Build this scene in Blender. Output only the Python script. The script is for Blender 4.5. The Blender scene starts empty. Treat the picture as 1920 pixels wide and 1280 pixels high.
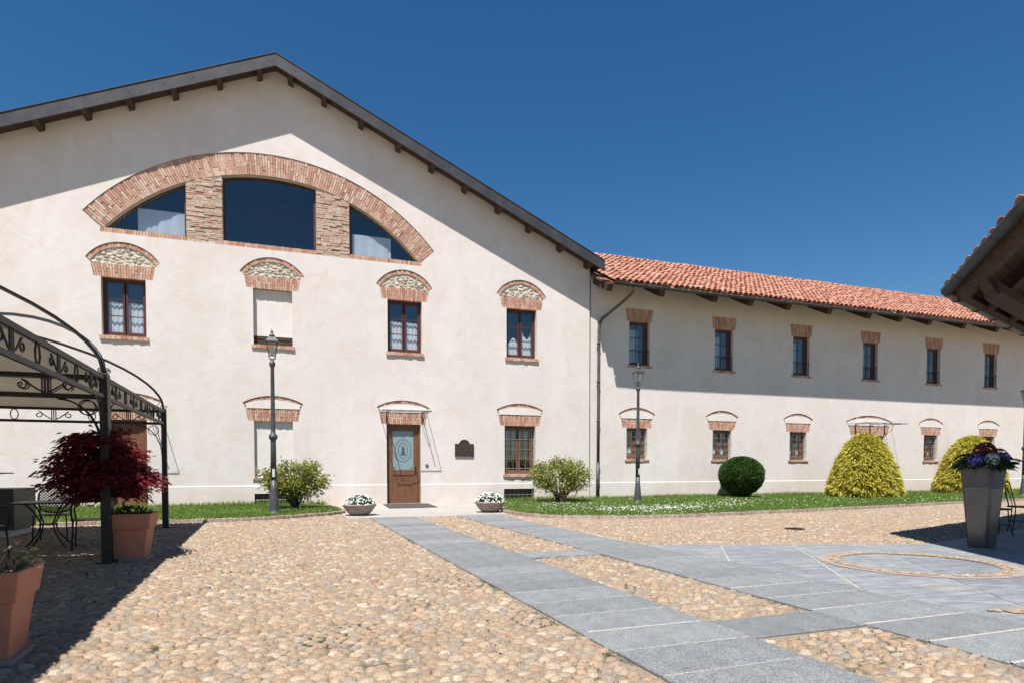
import bpy, bmesh, math, random
import numpy as np
from mathutils import Vector, Matrix, Quaternion
from mathutils.geometry import tessellate_polygon
random.seed(7); rng = np.random.default_rng(7)
R = math.radians
scn = bpy.context.scene
col = scn.collection
# ---------------------------------------------------------------- camera, sky, sun, exposure
# the whole place is laid out in units of 1.116 m (the camera's eye stands 1.25 m above the paving);
# the last lines of the script bring every mesh and every location to metres.
K = 1.116
F_PX, CX, CY = 1162.48, 960.0, 912.4
DCAM, HCAM = 19.2526, 1.12
MC = np.array([[.942076, -.335398, -.000996], [-.011095, -.028195, -.999541], [.335216, .941655, -.030283]])
cam_d = bpy.data.cameras.new('camera'); cam = bpy.data.objects.new('camera', cam_d); col.objects.link(cam)
cam_d.sensor_width = 36; cam_d.lens = F_PX/1920*36; cam_d.shift_y = (CY-640)/1920
cam_d.clip_start = .05; cam_d.clip_end = 2000
rot = Matrix((MC[0], -MC[1], -MC[2])).transposed()
cam.rotation_mode = 'QUATERNION'; cam.rotation_quaternion = rot.to_quaternion()
cam.location = (0, -DCAM, HCAM)
scn.camera = cam
SUN = Vector((.255, .417, -1)).normalized()          # the way the light travels
wd = bpy.data.worlds.new('World'); scn.world = wd; wd.use_nodes = True
nt = wd.node_tree; bg = nt.nodes['Background']
sky = nt.nodes.new('ShaderNodeTexSky'); sky.sky_type = 'NISHITA'; sky.sun_disc = False
sky.sun_elevation = math.asin(-SUN.z); sky.sun_rotation = math.atan2(-SUN.x, -SUN.y)
sky.altitude = 200; sky.air_density = 1.0; sky.dust_density = .25; sky.ozone_density = 1.6
hs = nt.nodes.new('ShaderNodeHueSaturation'); hs.inputs['Saturation'].default_value = 1.36; hs.inputs['Value'].default_value = 1.0
nt.links.new(sky.outputs[0], hs.inputs['Color']); nt.links.new(hs.outputs[0], bg.inputs['Color']); bg.inputs['Strength'].default_value = .061
sl = bpy.data.lights.new('sun', 'SUN'); sl.energy = 5.0; sl.angle = R(.53); sl.color = (1, .97, .925)
so = bpy.data.objects.new('sun', sl); col.objects.link(so); so.rotation_mode = 'QUATERNION'
so.rotation_quaternion = SUN.to_track_quat('-Z', 'Y'); so.location = (-8, -30, 30)
vs = scn.view_settings; vs.view_transform = 'Standard'; vs.look = 'None'; vs.gamma = 1; vs.exposure = .8; vs.use_curve_mapping = False
scn.render.engine = 'CYCLES'
scn.cycles.diffuse_bounces = 2; scn.cycles.max_bounces = 8; scn.cycles.transparent_max_bounces = 24

# ---------------------------------------------------------------- a pixel of the photograph -> a point
def ray(px, py): return MC.T @ np.array([(px-CX)/F_PX, (py-CY)/F_PX, 1.0])
def G(px, py, z=0.0):                                  # on the level z
    d = ray(px, py); s = (z-HCAM)/d[2]; return np.array([d[0]*s, d[1]*s-DCAM])
def Wp(px, py, y=0.0):                                 # on a vertical plane parallel to the facade
    d = ray(px, py); s = (DCAM+y)/d[1]; return np.array([d[0]*s, HCAM+d[2]*s])
def PX(P):                                             # points -> pixels
    c = (np.asarray(P, float)-np.array([0, -DCAM, HCAM])) @ MC.T
    return np.stack([c[..., 0]/c[..., 2]*F_PX+CX, c[..., 1]/c[..., 2]*F_PX+CY, c[..., 2]], -1)

# ---------------------------------------------------------------- materials
def nn(t, kind, **kw):
    n = t.nodes.new(kind)
    for k, v in kw.items():
        if k in n.inputs: n.inputs[k].default_value = v
        else: setattr(n, k, v)
    return n
def c4(c): return (c[0], c[1], c[2], 1)
MATS = {}
def mat(name, cols, rough=.8, rnd=None, nscale=4.0, namt=.25, bump=0.0, bscale=None, metal=0.0, spec=.4, stretch=None, trans=0.0, second=None, speck=0.0, streak=False):
    """cols: ramp of colours picked at random per piece (rnd='piece') or by noise; namt: brightness noise on top"""
    m = bpy.data.materials.new(name); m.use_nodes = True; t = m.node_tree; L = t.links
    b = t.nodes['Principled BSDF']; b.inputs['Roughness'].default_value = rough; b.inputs['Metallic'].default_value = metal
    b.inputs['Specular IOR Level'].default_value = spec
    tc = nn(t, 'ShaderNodeTexCoord'); mp = nn(t, 'ShaderNodeMapping'); L.new(tc.outputs['Object'], mp.inputs['Vector'])
    if stretch: mp.inputs['Scale'].default_value = stretch
    nz = nn(t, 'ShaderNodeTexNoise', Scale=nscale, Detail=6.0, Roughness=.6); L.new(mp.outputs[0], nz.inputs['Vector'])
    rp = nn(t, 'ShaderNodeValToRGB')
    els = rp.color_ramp.elements
    while len(els) < len(cols): els.new(.5)
    for i, c in enumerate(cols):
        els[i].position = i/max(1, len(cols)-1) if rnd else .3+.4*i/max(1, len(cols)-1); els[i].color = c4(c)
    if rnd:
        ge = nn(t, 'ShaderNodeNewGeometry'); oi = nn(t, 'ShaderNodeObjectInfo')
        ad = nn(t, 'ShaderNodeMath', operation='ADD'); fr = nn(t, 'ShaderNodeMath', operation='FRACT')
        L.new(ge.outputs['Random Per Island'], ad.inputs[0]); L.new(oi.outputs['Random'], ad.inputs[1])
        L.new(ad.outputs[0], fr.inputs[0]); L.new(fr.outputs[0], rp.inputs[0])
    else: L.new(nz.outputs['Fac'], rp.inputs[0])
    out = rp.outputs[0]
    if namt:
        n2 = nn(t, 'ShaderNodeTexNoise', Scale=nscale*2.7, Detail=5.0); L.new(mp.outputs[0], n2.inputs['Vector'])
        mr = nn(t, 'ShaderNodeMapRange'); mr.inputs['From Min'].default_value = .3; mr.inputs['From Max'].default_value = .7
        mr.inputs['To Min'].default_value = 1-namt; mr.inputs['To Max'].default_value = 1+namt*.6
        L.new(n2.outputs['Fac'], mr.inputs['Value'])
        mx = nn(t, 'ShaderNodeMix', data_type='RGBA', blend_type='MULTIPLY'); mx.inputs[0].default_value = 1
        L.new(out, mx.inputs[6]); L.new(mr.outputs[0], mx.inputs[7]); out = mx.outputs[2]
    if second:                                          # (colour, noise scale, threshold, softness): patches of another colour
        c, s, th, sf = second
        n3 = nn(t, 'ShaderNodeTexNoise', Scale=s, Detail=7.0, Roughness=.65); L.new(tc.outputs['Object'], n3.inputs['Vector'])
        m3 = nn(t, 'ShaderNodeMapRange'); m3.inputs['From Min'].default_value = th; m3.inputs['From Max'].default_value = th+sf
        L.new(n3.outputs['Fac'], m3.inputs['Value'])
        x3 = nn(t, 'ShaderNodeMix', data_type='RGBA'); L.new(m3.outputs[0], x3.inputs[0]); L.new(out, x3.inputs[6]); x3.inputs[7].default_value = c4(c); out = x3.outputs[2]
    if streak:                                          # faint bedding lines along the stone
        ms_ = nn(t, 'ShaderNodeMapping'); ms_.inputs['Rotation'].default_value = (0, 0, .35); ms_.inputs['Scale'].default_value = (.8, 9, 1); L.new(tc.outputs['Object'], ms_.inputs[0])
        n4 = nn(t, 'ShaderNodeTexNoise', Scale=1.6, Detail=6.0); L.new(ms_.outputs[0], n4.inputs['Vector'])
        m4 = nn(t, 'ShaderNodeMapRange'); m4.inputs['From Min'].default_value = .35; m4.inputs['From Max'].default_value = .65; m4.inputs['To Min'].default_value = .82; m4.inputs['To Max'].default_value = 1.16; L.new(n4.outputs['Fac'], m4.inputs['Value'])
        x4 = nn(t, 'ShaderNodeMix', data_type='RGBA', blend_type='MULTIPLY'); x4.inputs[0].default_value = 1; L.new(out, x4.inputs[6]); L.new(m4.outputs[0], x4.inputs[7]); out = x4.outputs[2]
    if speck:
        n5 = nn(t, 'ShaderNodeTexNoise', Scale=85.0, Detail=3.0, Roughness=.7); L.new(tc.outputs['Object'], n5.inputs['Vector'])
        m5 = nn(t, 'ShaderNodeMapRange'); m5.inputs['From Min'].default_value = .33; m5.inputs['From Max'].default_value = .67; m5.inputs['To Min'].default_value = 1-speck; m5.inputs['To Max'].default_value = 1+speck; L.new(n5.outputs['Fac'], m5.inputs['Value'])
        x5 = nn(t, 'ShaderNodeMix', data_type='RGBA', blend_type='MULTIPLY'); x5.inputs[0].default_value = 1; L.new(out, x5.inputs[6]); L.new(m5.outputs[0], x5.inputs[7]); out = x5.outputs[2]
    L.new(out, b.inputs['Base Color'])
    if bump:
        bn = nn(t, 'ShaderNodeTexNoise', Scale=bscale or nscale*6, Detail=5.0); L.new(mp.outputs[0], bn.inputs['Vector'])
        bp = nn(t, 'ShaderNodeBump', Strength=1.0, Distance=bump); L.new(bn.outputs['Fac'], bp.inputs['Height']); L.new(bp.outputs[0], b.inputs['Normal'])
    if trans:
        tr = nn(t, 'ShaderNodeBsdfTranslucent'); L.new(out, tr.inputs['Color']); ms = nn(t, 'ShaderNodeMixShader'); ms.inputs[0].default_value = trans
        o = t.nodes['Material Output']; L.new(b.outputs[0], ms.inputs[1]); L.new(tr.outputs[0], ms.inputs[2]); L.new(ms.outputs[0], o.inputs['Surface'])
    MATS[name] = m; return m
def glass_mat(name, tint, refl, rough=.0):
    m = bpy.data.materials.new(name); m.use_nodes = True; t = m.node_tree; L = t.links; t.nodes.remove(t.nodes['Principled BSDF'])
    o = t.nodes['Material Output']; tr = nn(t, 'ShaderNodeBsdfTransparent'); tr.inputs[0].default_value = c4(tint)
    gl = nn(t, 'ShaderNodeBsdfGlossy', Roughness=rough); lw = nn(t, 'ShaderNodeLayerWeight', Blend=.5); fr = nn(t, 'ShaderNodeMath', operation='POWER'); fr.inputs[1].default_value = 4.0; L.new(lw.outputs['Facing'], fr.inputs[0])
    ad = nn(t, 'ShaderNodeMath', operation='ADD'); ad.inputs[1].default_value = refl+.04; ad.use_clamp = True; L.new(fr.outputs[0], ad.inputs[0])
    ms = nn(t, 'ShaderNodeMixShader'); L.new(ad.outputs[0], ms.inputs[0]); L.new(tr.outputs[0], ms.inputs[1]); L.new(gl.outputs[0], ms.inputs[2]); L.new(ms.outputs[0], o.inputs['Surface'])
    MATS[name] = m; return m
def plaster_mat(name, base):
    m = bpy.data.materials.new(name); m.use_nodes = True; t = m.node_tree; L = t.links; b = t.nodes['Principled BSDF']
    b.inputs['Roughness'].default_value = .92; b.inputs['Specular IOR Level'].default_value = .15
    tc = nn(t, 'ShaderNodeTexCoord')
    def noise(s, d, sc=(1, 1, 1), dist=0.0):
        mp = nn(t, 'ShaderNodeMapping'); mp.inputs['Scale'].default_value = sc; L.new(tc.outputs['Object'], mp.inputs[0])
        n = nn(t, 'ShaderNodeTexNoise', Scale=s, Detail=d, Roughness=.62, Distortion=dist); L.new(mp.outputs[0], n.inputs['Vector']); return n.outputs['Fac']
    def rng_(x, a, b_, c, d):
        r = nn(t, 'ShaderNodeMapRange'); r.inputs['From Min'].default_value = a; r.inputs['From Max'].default_value = b_; r.inputs['To Min'].default_value = c; r.inputs['To Max'].default_value = d
        L.new(x, r.inputs['Value']); return r.outputs[0]
    def mixc(f, a, bcol, mode='MIX'):
        x = nn(t, 'ShaderNodeMix', data_type='RGBA', blend_type=mode)
        if hasattr(f, 'links'): L.new(f, x.inputs[0])
        else: x.inputs[0].default_value = f
        for s, v in ((6, a), (7, bcol)):
            if hasattr(v, 'links'): L.new(v, x.inputs[s])
            else: x.inputs[s].default_value = c4(v)
        return x.outputs[2]
    k = base
    c = mixc(rng_(noise(.55, 6, dist=.6), .38, .66, 0, 1), k, (k[0]*.93, k[1]*.91, k[2]*.88))
    c = mixc(rng_(noise(1.7, 8, dist=1.2), .5, .68, 0, .75), c, (k[0]*.9, k[1]*.86, k[2]*.8))
    c = mixc(rng_(noise(.9, 7, (1, 1, .25), .4), .52, .7, 0, .7), c, (k[0]*1.04, k[1]*1.04, k[2]*1.05))
    c = mixc(rng_(noise(7, 6), .58, .75, 0, .35), c, (k[0]*.84, k[1]*.8, k[2]*.74))
    # old damp: brownish patches low on the wall and thin drip marks
    sp = nn(t, 'ShaderNodeSeparateXYZ'); L.new(tc.outputs['Object'], sp.inputs[0])
    low = rng_(sp.outputs['Z'], .05, .7, 1, 0); nl = rng_(noise(1.3, 7), .42, .62, 0, 1)
    mu = nn(t, 'ShaderNodeMath', operation='MULTIPLY'); L.new(low, mu.inputs[0]); L.new(nl, mu.inputs[1])
    m2 = nn(t, 'ShaderNodeMath', operation='MULTIPLY'); L.new(mu.outputs[0], m2.inputs[0]); m2.inputs[1].default_value = .55
    c = mixc(m2.outputs[0], c, (.58, .42, .3))
    drip = rng_(noise(1.0, 5, (3.2, 1, .16), .3), .6, .74, 0, .22); c = mixc(drip, c, (.5, .43, .37))
    L.new(c, b.inputs['Base Color'])
    bp = nn(t, 'ShaderNodeBump', Strength=.6, Distance=.012); L.new(noise(3.5, 8, dist=.5), bp.inputs['Height']); L.new(bp.outputs[0], b.inputs['Normal'])
    MATS[name] = m; return m
plaster_mat('plaster', (.64, .585, .55)); plaster_mat('plaster_pale', (.67, .62, .585))
mat('brick', [(.38, .17, .115), (.46, .245, .17), (.52, .33, .24), (.42, .2, .135), (.56, .4, .31), (.48, .28, .2)], .9, 'piece', 9, .25, .004, 60)
mat('arch_brick', [(.4, .2, .14), (.5, .31, .225), (.58, .42, .33), (.44, .24, .17), (.53, .36, .27), (.36, .18, .13), (.5, .28, .2), (.6, .47, .38)], .9, 'piece', 9, .2, .004, 60)
mat('pier_brick', [(.48, .33, .24), (.53, .39, .29), (.44, .27, .19), (.56, .45, .35), (.4, .23, .16), (.5, .37, .28), (.45, .36, .28)], .92, 'piece', 9, .25, .006, 50)
mat('kerb_brick', [(.33, .2, .16), (.37, .27, .22), (.4, .34, .29), (.3, .18, .14), (.35, .29, .25), (.42, .38, .33)], .92, 'piece', 14, .3, .004, 60)
mat('mortar', [(.5, .44, .37), (.58, .51, .43)], .95, None, 6, .2, .004, 80)
mat('rubble', [(.42, .37, .29), (.56, .49, .38), (.50, .42, .31), (.36, .31, .25), (.6, .54, .44), (.47, .36, .25)], .93, 'piece', 7, .35, .01, 30)
mat('dark_wood', [(.035, .018, .012), (.06, .03, .02)], .65, None, 3, .25, .003, 30, stretch=(6, 1, 6))
mat('beam_wood', [(.05, .03, .02), (.085, .05, .032)], .8, None, 2, .35, .006, 30, stretch=(5, 1, 5))
mat('window_wood', [(.06, .022, .016), (.1, .035, .024)], .45, None, 3, .2, .002, 40, stretch=(8, 8, 1))
mat('grille_window_wood', [(.16, .075, .04), (.2, .1, .055)], .55, None, 3, .25, .002, 40, stretch=(8, 8, 1))
mat('door_wood', [(.13, .055, .027), (.2, .09, .045)], .5, None, 2.5, .3, .002, 40, stretch=(9, 9, .8))
mat('zinc', [(.04, .039, .043), (.066, .064, .068)], .5, None, 1.5, .2, .002, 8, metal=.35)
mat('gutter_metal', [(.05, .055, .055), (.085, .085, .085)], .45, None, 2, .2, metal=.4)
mat('pipe_metal', [(.10, .07, .06), (.14, .105, .09)], .5, None, 2, .2, metal=.3)
mat('iron', [(.018, .017, .018), (.034, .032, .033)], .5, None, 8, .2, .001, 60, metal=.3)
mat('lamp_iron', [(.06, .062, .066), (.095, .097, .1)], .5, None, 5, .2, .001, 60, metal=.3)
mat('grille_iron', [(.16, .16, .165), (.24, .24, .24)], .5, None, 8, .2, metal=.4)
mat('roof_tile', [(.38, .15, .095), (.44, .19, .12), (.5, .26, .18), (.32, .12, .08), (.46, .21, .14), (.42, .27, .2)], .85, 'piece', 7, .3, .004, 40, second=((.2, .16, .12), 1.1, .62, .12))
mat('tile_bed', [(.14, .06, .04), (.2, .09, .06)], .9, None, 5, .3)
mat('terracotta', [(.42, .17, .105), (.47, .2, .125)], .75, None, 3, .12, .002, 60)
mat('curtain', [(.8, .81, .82), (.86, .86, .86)], .9, None, 8, .06, trans=.25)
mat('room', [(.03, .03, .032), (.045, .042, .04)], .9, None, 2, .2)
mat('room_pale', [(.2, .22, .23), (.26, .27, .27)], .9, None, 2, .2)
glass_mat('glass', (.93, .95, .97), .12); glass_mat('big_glass', (.78, .84, .9), .1); glass_mat('clear_glass', (.97, .985, .98), -.01)
glass_mat('lamp_glass', (.86, .88, .84), .06)
mat('frosted', [(.2, .275, .29), (.225, .3, .31)], .35, None, 3, .06, spec=.6)
mat('etch', [(.05, .09, .11), (.06, .1, .12)], .6)
mat('granite', [(.155, .16, .16), (.18, .185, .186), (.2, .205, .206), (.145, .15, .152), (.17, .176, .178)], .7, 'piece', 3.2, .16, .003, 90, second=((.25, .23, .18), 1.1, .6, .14), speck=.55)
mat('luserna', [(.195, .204, .215), (.22, .228, .236), (.185, .195, .207), (.23, .238, .242), (.205, .214, .223)], .62, 'piece', 2.2, .2, .002, 60, second=((.28, .23, .185), .9, .58, .1), speck=.3, streak=True)
mat('rose_stone', [(.27, .21, .175), (.31, .25, .205)], .75, None, 5, .2, .002, 60)
mat('joint', [(.4, .355, .3), (.46, .41, .345)], .95, None, 9, .25, .004, 90, second=((.09, .085, .06), 2.3, .6, .05))
mat('cobble', [(.24, .165, .105), (.31, .225, .15), (.27, .18, .11), (.36, .28, .19), (.25, .19, .13), (.24, .205, .17), (.32, .2, .12), (.41, .34, .255), (.28, .2, .135), (.2, .15, .11), (.3, .225, .155), (.29, .19, .12), (.34, .265, .19), (.22, .19, .16), (.3, .2, .15)], .85, 'piece', 22, .3, .006, 60)
mat('bedding', [(.2, .155, .11), (.28, .22, .16)], .97, None, 14, .35, .006, 90, second=((.04, .045, .014), .8, .54, .08))
mat('sand', [(.25, .19, .13), (.3, .23, .165)], .97, None, 3, .2)
mat('soil', [(.09, .065, .04), (.13, .1, .06)], .97, None, 9, .3)
mat('turf', [(.085, .125, .026), (.115, .155, .036)], .95, None, 5, .3)
mat('grass', [(.1, .165, .024), (.145, .23, .034), (.19, .28, .052), (.12, .195, .028), (.23, .285, .08)], .7, 'piece', 1.2, .25, trans=.35)
mat('daisy', [(.75, .75, .72), (.8, .8, .78)], .8, None, 5, .05)
mat('variegated_leaf', [(.05, .085, .015), (.2, .22, .03), (.36, .34, .06), (.1, .13, .02), (.42, .39, .09), (.06, .10, .016)], .45, 'piece', 5, .15, trans=.25)
mat('box_leaf', [(.025, .055, .008), (.05, .1, .016), (.07, .135, .024), (.04, .08, .012)], .5, 'piece', 5, .2, trans=.2)
mat('golden_leaf', [(.5, .4, .035), (.58, .48, .06), (.4, .35, .035), (.64, .56, .11), (.2, .21, .025), (.54, .44, .045)], .6, 'piece', 5, .2, trans=.3)
mat('maple_leaf', [(.15, .012, .02), (.22, .017, .026), (.1, .01, .016), (.31, .026, .034), (.075, .012, .016)], .45, 'piece', 5, .2, trans=.35)
mat('pale_leaf', [(.25, .3, .1), (.34, .36, .16), (.42, .26, .16), (.2, .27, .09)], .5, 'piece', 5, .15, trans=.3)
mat('pink_leaf', [(.5, .2, .15), (.55, .28, .2), (.45, .3, .18)], .5, 'piece', 5, .15, trans=.3)
mat('mum_leaf', [(.04, .08, .02), (.06, .11, .03)], .6, 'piece', 5, .2, trans=.2)
mat('fern_leaf', [(.012, .035, .014), (.025, .055, .02), (.035, .075, .03)], .5, 'piece', 5, .2, trans=.2)
mat('petal_white', [(.8, .8, .78), (.74, .75, .7)], .7, 'piece', 5, .08)
mat('petal_purple', [(.13, .09, .42), (.2, .14, .5), (.16, .1, .36)], .7, 'piece', 5, .1)
mat('petal_cream', [(.45, .5, .4), (.55, .6, .5)], .7, 'piece', 5, .1)
mat('petal_red', [(.1, .008, .015), (.16, .012, .02)], .7, 'piece', 5, .1)
mat('bark', [(.09, .065, .05), (.14, .1, .075)], .9, None, 9, .3, .004, 40)
mat('fabric', [(.62, .58, .48), (.66, .62, .52)], .9, None, 1.5, .06, .004, 5, trans=.07)
mat('doormat', [(.05, .045, .042), (.07, .062, .058)], .95, None, 20, .2, .004, 200)
mat('stoneware', [(.24, .19, .16), (.3, .245, .21)], .8, None, 6, .2, .002, 60)
mat('vase_metal', [(.15, .13, .115), (.19, .17, .15)], .42, None, 2, .12, metal=.55)
mat('bronze', [(.05, .04, .03), (.075, .06, .045)], .5, None, 6, .3, .003, 20, metal=.4)
mat('black_panel', [(.02, .018, .018), (.03, .027, .026)], .5, None, 3, .2)
mat('grey_panel', [(.06, .06, .06), (.08, .078, .075)], .5, None, 3, .15)
mat('white_panel', [(.5, .49, .46), (.56, .55, .52)], .7, None, 3, .1)
mat('lens', [(.5, .52, .54), (.6, .62, .63)], .2, None, 3, .1)
mat('bulb', [(.7, .7, .66), (.75, .75, .7)], .3, None, 3, .05)

# ---------------------------------------------------------------- mesh helpers
def mesh_from(name, V, Fc, smooth=False):
    me = bpy.data.meshes.new(name); me.from_pydata([tuple(map(float, v)) for v in V], [], [tuple(f) for f in Fc]); me.validate()
    if smooth: me.polygons.foreach_set('use_smooth', [True]*len(me.polygons))
    me.update(); return me
def mesh_np(name, V, Fc, smooth=False):
    """V (n,3), Fc (m,k) arrays with k = 3 or 4"""
    me = bpy.data.meshes.new(name); k = Fc.shape[1]
    me.vertices.add(len(V)); me.vertices.foreach_set('co', np.ascontiguousarray(V, np.float32).ravel())
    me.loops.add(Fc.size); me.loops.foreach_set('vertex_index', np.ascontiguousarray(Fc, np.int32).ravel())
    me.polygons.add(len(Fc)); me.polygons.foreach_set('loop_start', np.arange(0, Fc.size, k, dtype=np.int32))
    me.polygons.foreach_set('use_smooth', np.full(len(Fc), smooth)); me.update(calc_edges=True); return me
def link(me, name, m, parent=None, loc=None):
    o = bpy.data.objects.new(name, me); col.objects.link(o)
    if m:
        me.materials.clear(); me.materials.append(MATS[m] if isinstance(m, str) else m)
    if loc is not None: o.location = loc
    if parent is not None: o.parent = parent
    return o
def pinv(o, root):                                      # world-laid part under a root that stands elsewhere
    o.parent = root; o.matrix_parent_inverse = Matrix.Translation(-Vector(root.location)); return o
def tag(o, label=None, cat=None, group=None, kind=None):
    if label: o['label'] = label
    if cat: o['category'] = cat
    if group: o['group'] = group
    if kind: o['kind'] = kind
    return o
def thing(name, label, cat, loc=(0, 0, 0), rz=0, group=None):
    o = bpy.data.objects.new(name, None); col.objects.link(o); o.location = loc; o.rotation_euler = (0, 0, rz)
    o.empty_display_size = .2; return tag(o, label, cat, group)
def copy_tree(o, parent=None):
    c = o.copy(); col.objects.link(c)
    if parent is not None: c.parent = parent
    for ch in list(o.children): copy_tree(ch, c)
    return c
class MB:
    def __init__(s): s.v = []; s.f = []
    def add(s, V, Fc):
        n = len(s.v); s.v += [tuple(p) for p in V]; s.f += [tuple(i+n for i in f) for f in Fc]; return s
    def box(s, x0, x1, y0, y1, z0, z1):
        V = [(x, y, z) for z in (z0, z1) for y in (y0, y1) for x in (x0, x1)]
        return s.add(V, [(0, 2, 3, 1), (4, 5, 7, 6), (0, 1, 5, 4), (2, 6, 7, 3), (0, 4, 6, 2), (1, 3, 7, 5)])
    def hexa(s, V): return s.add(V, [(0, 2, 3, 1), (4, 5, 7, 6), (0, 1, 5, 4), (2, 6, 7, 3), (0, 4, 6, 2), (1, 3, 7, 5)])
    def bar(s, a, b, w, h, up=(0, 0, 1)):
        a = Vector(a); b = Vector(b); d = (b-a).normalized(); up = Vector(up)
        sx = d.cross(up)
        if sx.length < 1e-4: sx = d.cross(Vector((1, 0, 0)))
        sx.normalize(); sz = sx.cross(d).normalized(); V = []
        for p in (a, b):
            for q in (-1, 1):
                for r in (-1, 1): V.append(p+sx*(r*w/2)+sz*(q*h/2))
        return s.add(V, [(0, 1, 3, 2), (4, 6, 7, 5), (0, 4, 5, 1), (2, 3, 7, 6), (0, 2, 6, 4), (1, 5, 7, 3)])
    def tube(s, pts, r, n=6, caps=True):
        pts = [Vector(p) for p in pts]; rr = r if hasattr(r, '__len__') else [r]*len(pts); m = len(pts); base = len(s.v); px = None
        for i, p in enumerate(pts):
            d = (pts[min(i+1, m-1)]-pts[max(i-1, 0)])
            d = d.normalized() if d.length > 1e-9 else Vector((0, 0, 1))
            if px is None: px = d.orthogonal().normalized()
            else:
                px = px-d*px.dot(d); px = px.normalized() if px.length > 1e-6 else d.orthogonal().normalized()
            py = d.cross(px)
            for k in range(n):
                a = 2*math.pi*k/n; s.v.append(tuple(p+(px*math.cos(a)+py*math.sin(a))*rr[i]))
        for i in range(m-1):
            for k in range(n):
                a = base+i*n+k; b = base+i*n+(k+1) % n; s.f.append((a, b, b+n, a+n))
        if caps: s.f.append(tuple(base+k for k in reversed(range(n)))); s.f.append(tuple(base+(m-1)*n+k for k in range(n)))
        return s
    def lathe(s, prof, n=16, c=(0, 0, 0), sq=None, rot=0.0):
        base = len(s.v); m = len(prof)
        for r, z in prof:
            for k in range(n):
                a = 2*math.pi*k/n+rot; x, y = math.cos(a), math.sin(a)
                if sq:                                  # superellipse plan
                    q = (abs(x)**sq+abs(y)**sq)**(-1/sq); x, y = x*q, y*q
                s.v.append((c[0]+r*x, c[1]+r*y, c[2]+z))
        for i in range(m-1):
            for k in range(n):
                a = base+i*n+k; b = base+i*n+(k+1) % n; s.f.append((a, b, b+n, a+n))
        s.f.append(tuple(base+k for k in reversed(range(n)))); s.f.append(tuple(base+(m-1)*n+k for k in range(n)))
        return s
    def prism_xz(s, poly, y0, y1):                      # polygon in the facade plane, given thickness
        n = len(poly); V = [(x, y0, z) for x, z in poly]+[(x, y1, z) for x, z in poly]
        ar = sum(poly[i][0]*poly[(i+1) % n][1]-poly[(i+1) % n][0]*poly[i][1] for i in range(n))
        q = list(range(n)); Fc = [tuple(q), tuple(n+i for i in reversed(q))]+[(i, n+i, n+(i+1) % n, (i+1) % n) for i in q]
        if ar < 0: Fc = [tuple(reversed(f)) for f in Fc]
        return s.add(V, Fc)
    def prism_xy(s, poly, z0, z1):
        n = len(poly); ar = sum(poly[i][0]*poly[(i+1) % n][1]-poly[(i+1) % n][0]*poly[i][1] for i in range(n))
        if ar < 0: poly = poly[::-1]
        V = [(x, y, z0) for x, y in poly]+[(x, y, z1) for x, y in poly]; q = list(range(n))
        return s.add(V, [tuple(reversed(q)), tuple(n+i for i in q)]+[(i, (i+1) % n, n+(i+1) % n, n+i) for i in q])
    def sheet_xz(s, outer, holes, y):                   # facade sheet with openings, facing -y
        polys = [outer]+holes; tris = tessellate_polygon([[Vector((x, z, 0)) for x, z in p] for p in polys])
        V = [(x, y, z) for p in polys for x, z in p]; Fc = []
        for a, b, c in tris:
            ax, az = V[a][0], V[a][2]; cr = (V[b][0]-ax)*(V[c][2]-az)-(V[c][0]-ax)*(V[b][2]-az)
            if abs(cr) < 1e-10: continue
            Fc.append((a, b, c) if cr > 0 else (a, c, b))
        return s.add(V, Fc)
    def ribbon(s, poly, y0, y1, closed=True):           # reveal: the edge of an opening carried into the wall
        n = len(poly); V = [(x, y0, z) for x, z in poly]+[(x, y1, z) for x, z in poly]
        return s.add(V, [(i, (i+1) % n, n+(i+1) % n, n+i) for i in range(n if closed else n-1)])
    def build(s, name, m, parent=None, smooth=False, loc=None, bevel=0):
        me = mesh_from(name, s.v, s.f, smooth); o = link(me, name, m, parent, loc)
        if bevel:
            b = o.modifiers.new('bevel', 'BEVEL'); b.width = bevel; b.segments = 2; b.limit_method = 'ANGLE'
        return o
def inside(poly, P):
    x, y = P[:, 0], P[:, 1]; r = np.zeros(len(P), bool); n = len(poly)
    for i in range(n):
        x0, y0 = poly[i]; x1, y1 = poly[(i+1) % n]
        c = ((y0 > y) != (y1 > y)) & (x < (x1-x0)*(y-y0)/(y1-y0+1e-12)+x0); r ^= c
    return r
def clip(poly, a, b, c):                                # keep a*x+b*y <= c
    out = []; n = len(poly)
    for i in range(n):
        p, q = poly[i], poly[(i+1) % n]; dp = a*p[0]+b*p[1]-c; dq = a*q[0]+b*q[1]-c
        if dp <= 0: out.append(p)
        if dp*dq < 0:
            t = dp/(dp-dq); out.append((p[0]+(q[0]-p[0])*t, p[1]+(q[1]-p[1])*t))
    return out
def voronoi(P, cand, nd, gap, rmax):
    """P (n,2) points, cand (n,k) neighbour indices (-1 none): radius of each cell in nd directions"""
    n = len(P); ang = np.linspace(0, 2*np.pi, nd, endpoint=False)[None, :]+rng.uniform(0, .6, (n, 1))
    U = np.stack([np.cos(ang), np.sin(ang)], -1); r = np.full((n, nd), rmax, float)
    for k in range(cand.shape[1]):
        j = cand[:, k]; d = P[np.maximum(j, 0)]-P; dd = (d**2).sum(1); du = (U*d[:, None, :]).sum(-1)
        ok = (j >= 0)[:, None] & (du > 1e-6); t = np.where(ok, dd[:, None]/2/np.where(ok, du, 1), 1e9); r = np.minimum(r, t)
    r = np.minimum(r, r.min(1, keepdims=True)*2.3); r = np.minimum(r, r*.6+.2*(np.roll(r, 1, 1)+np.roll(r, -1, 1)))
    return U, np.maximum(r-gap, .3*r)
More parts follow.
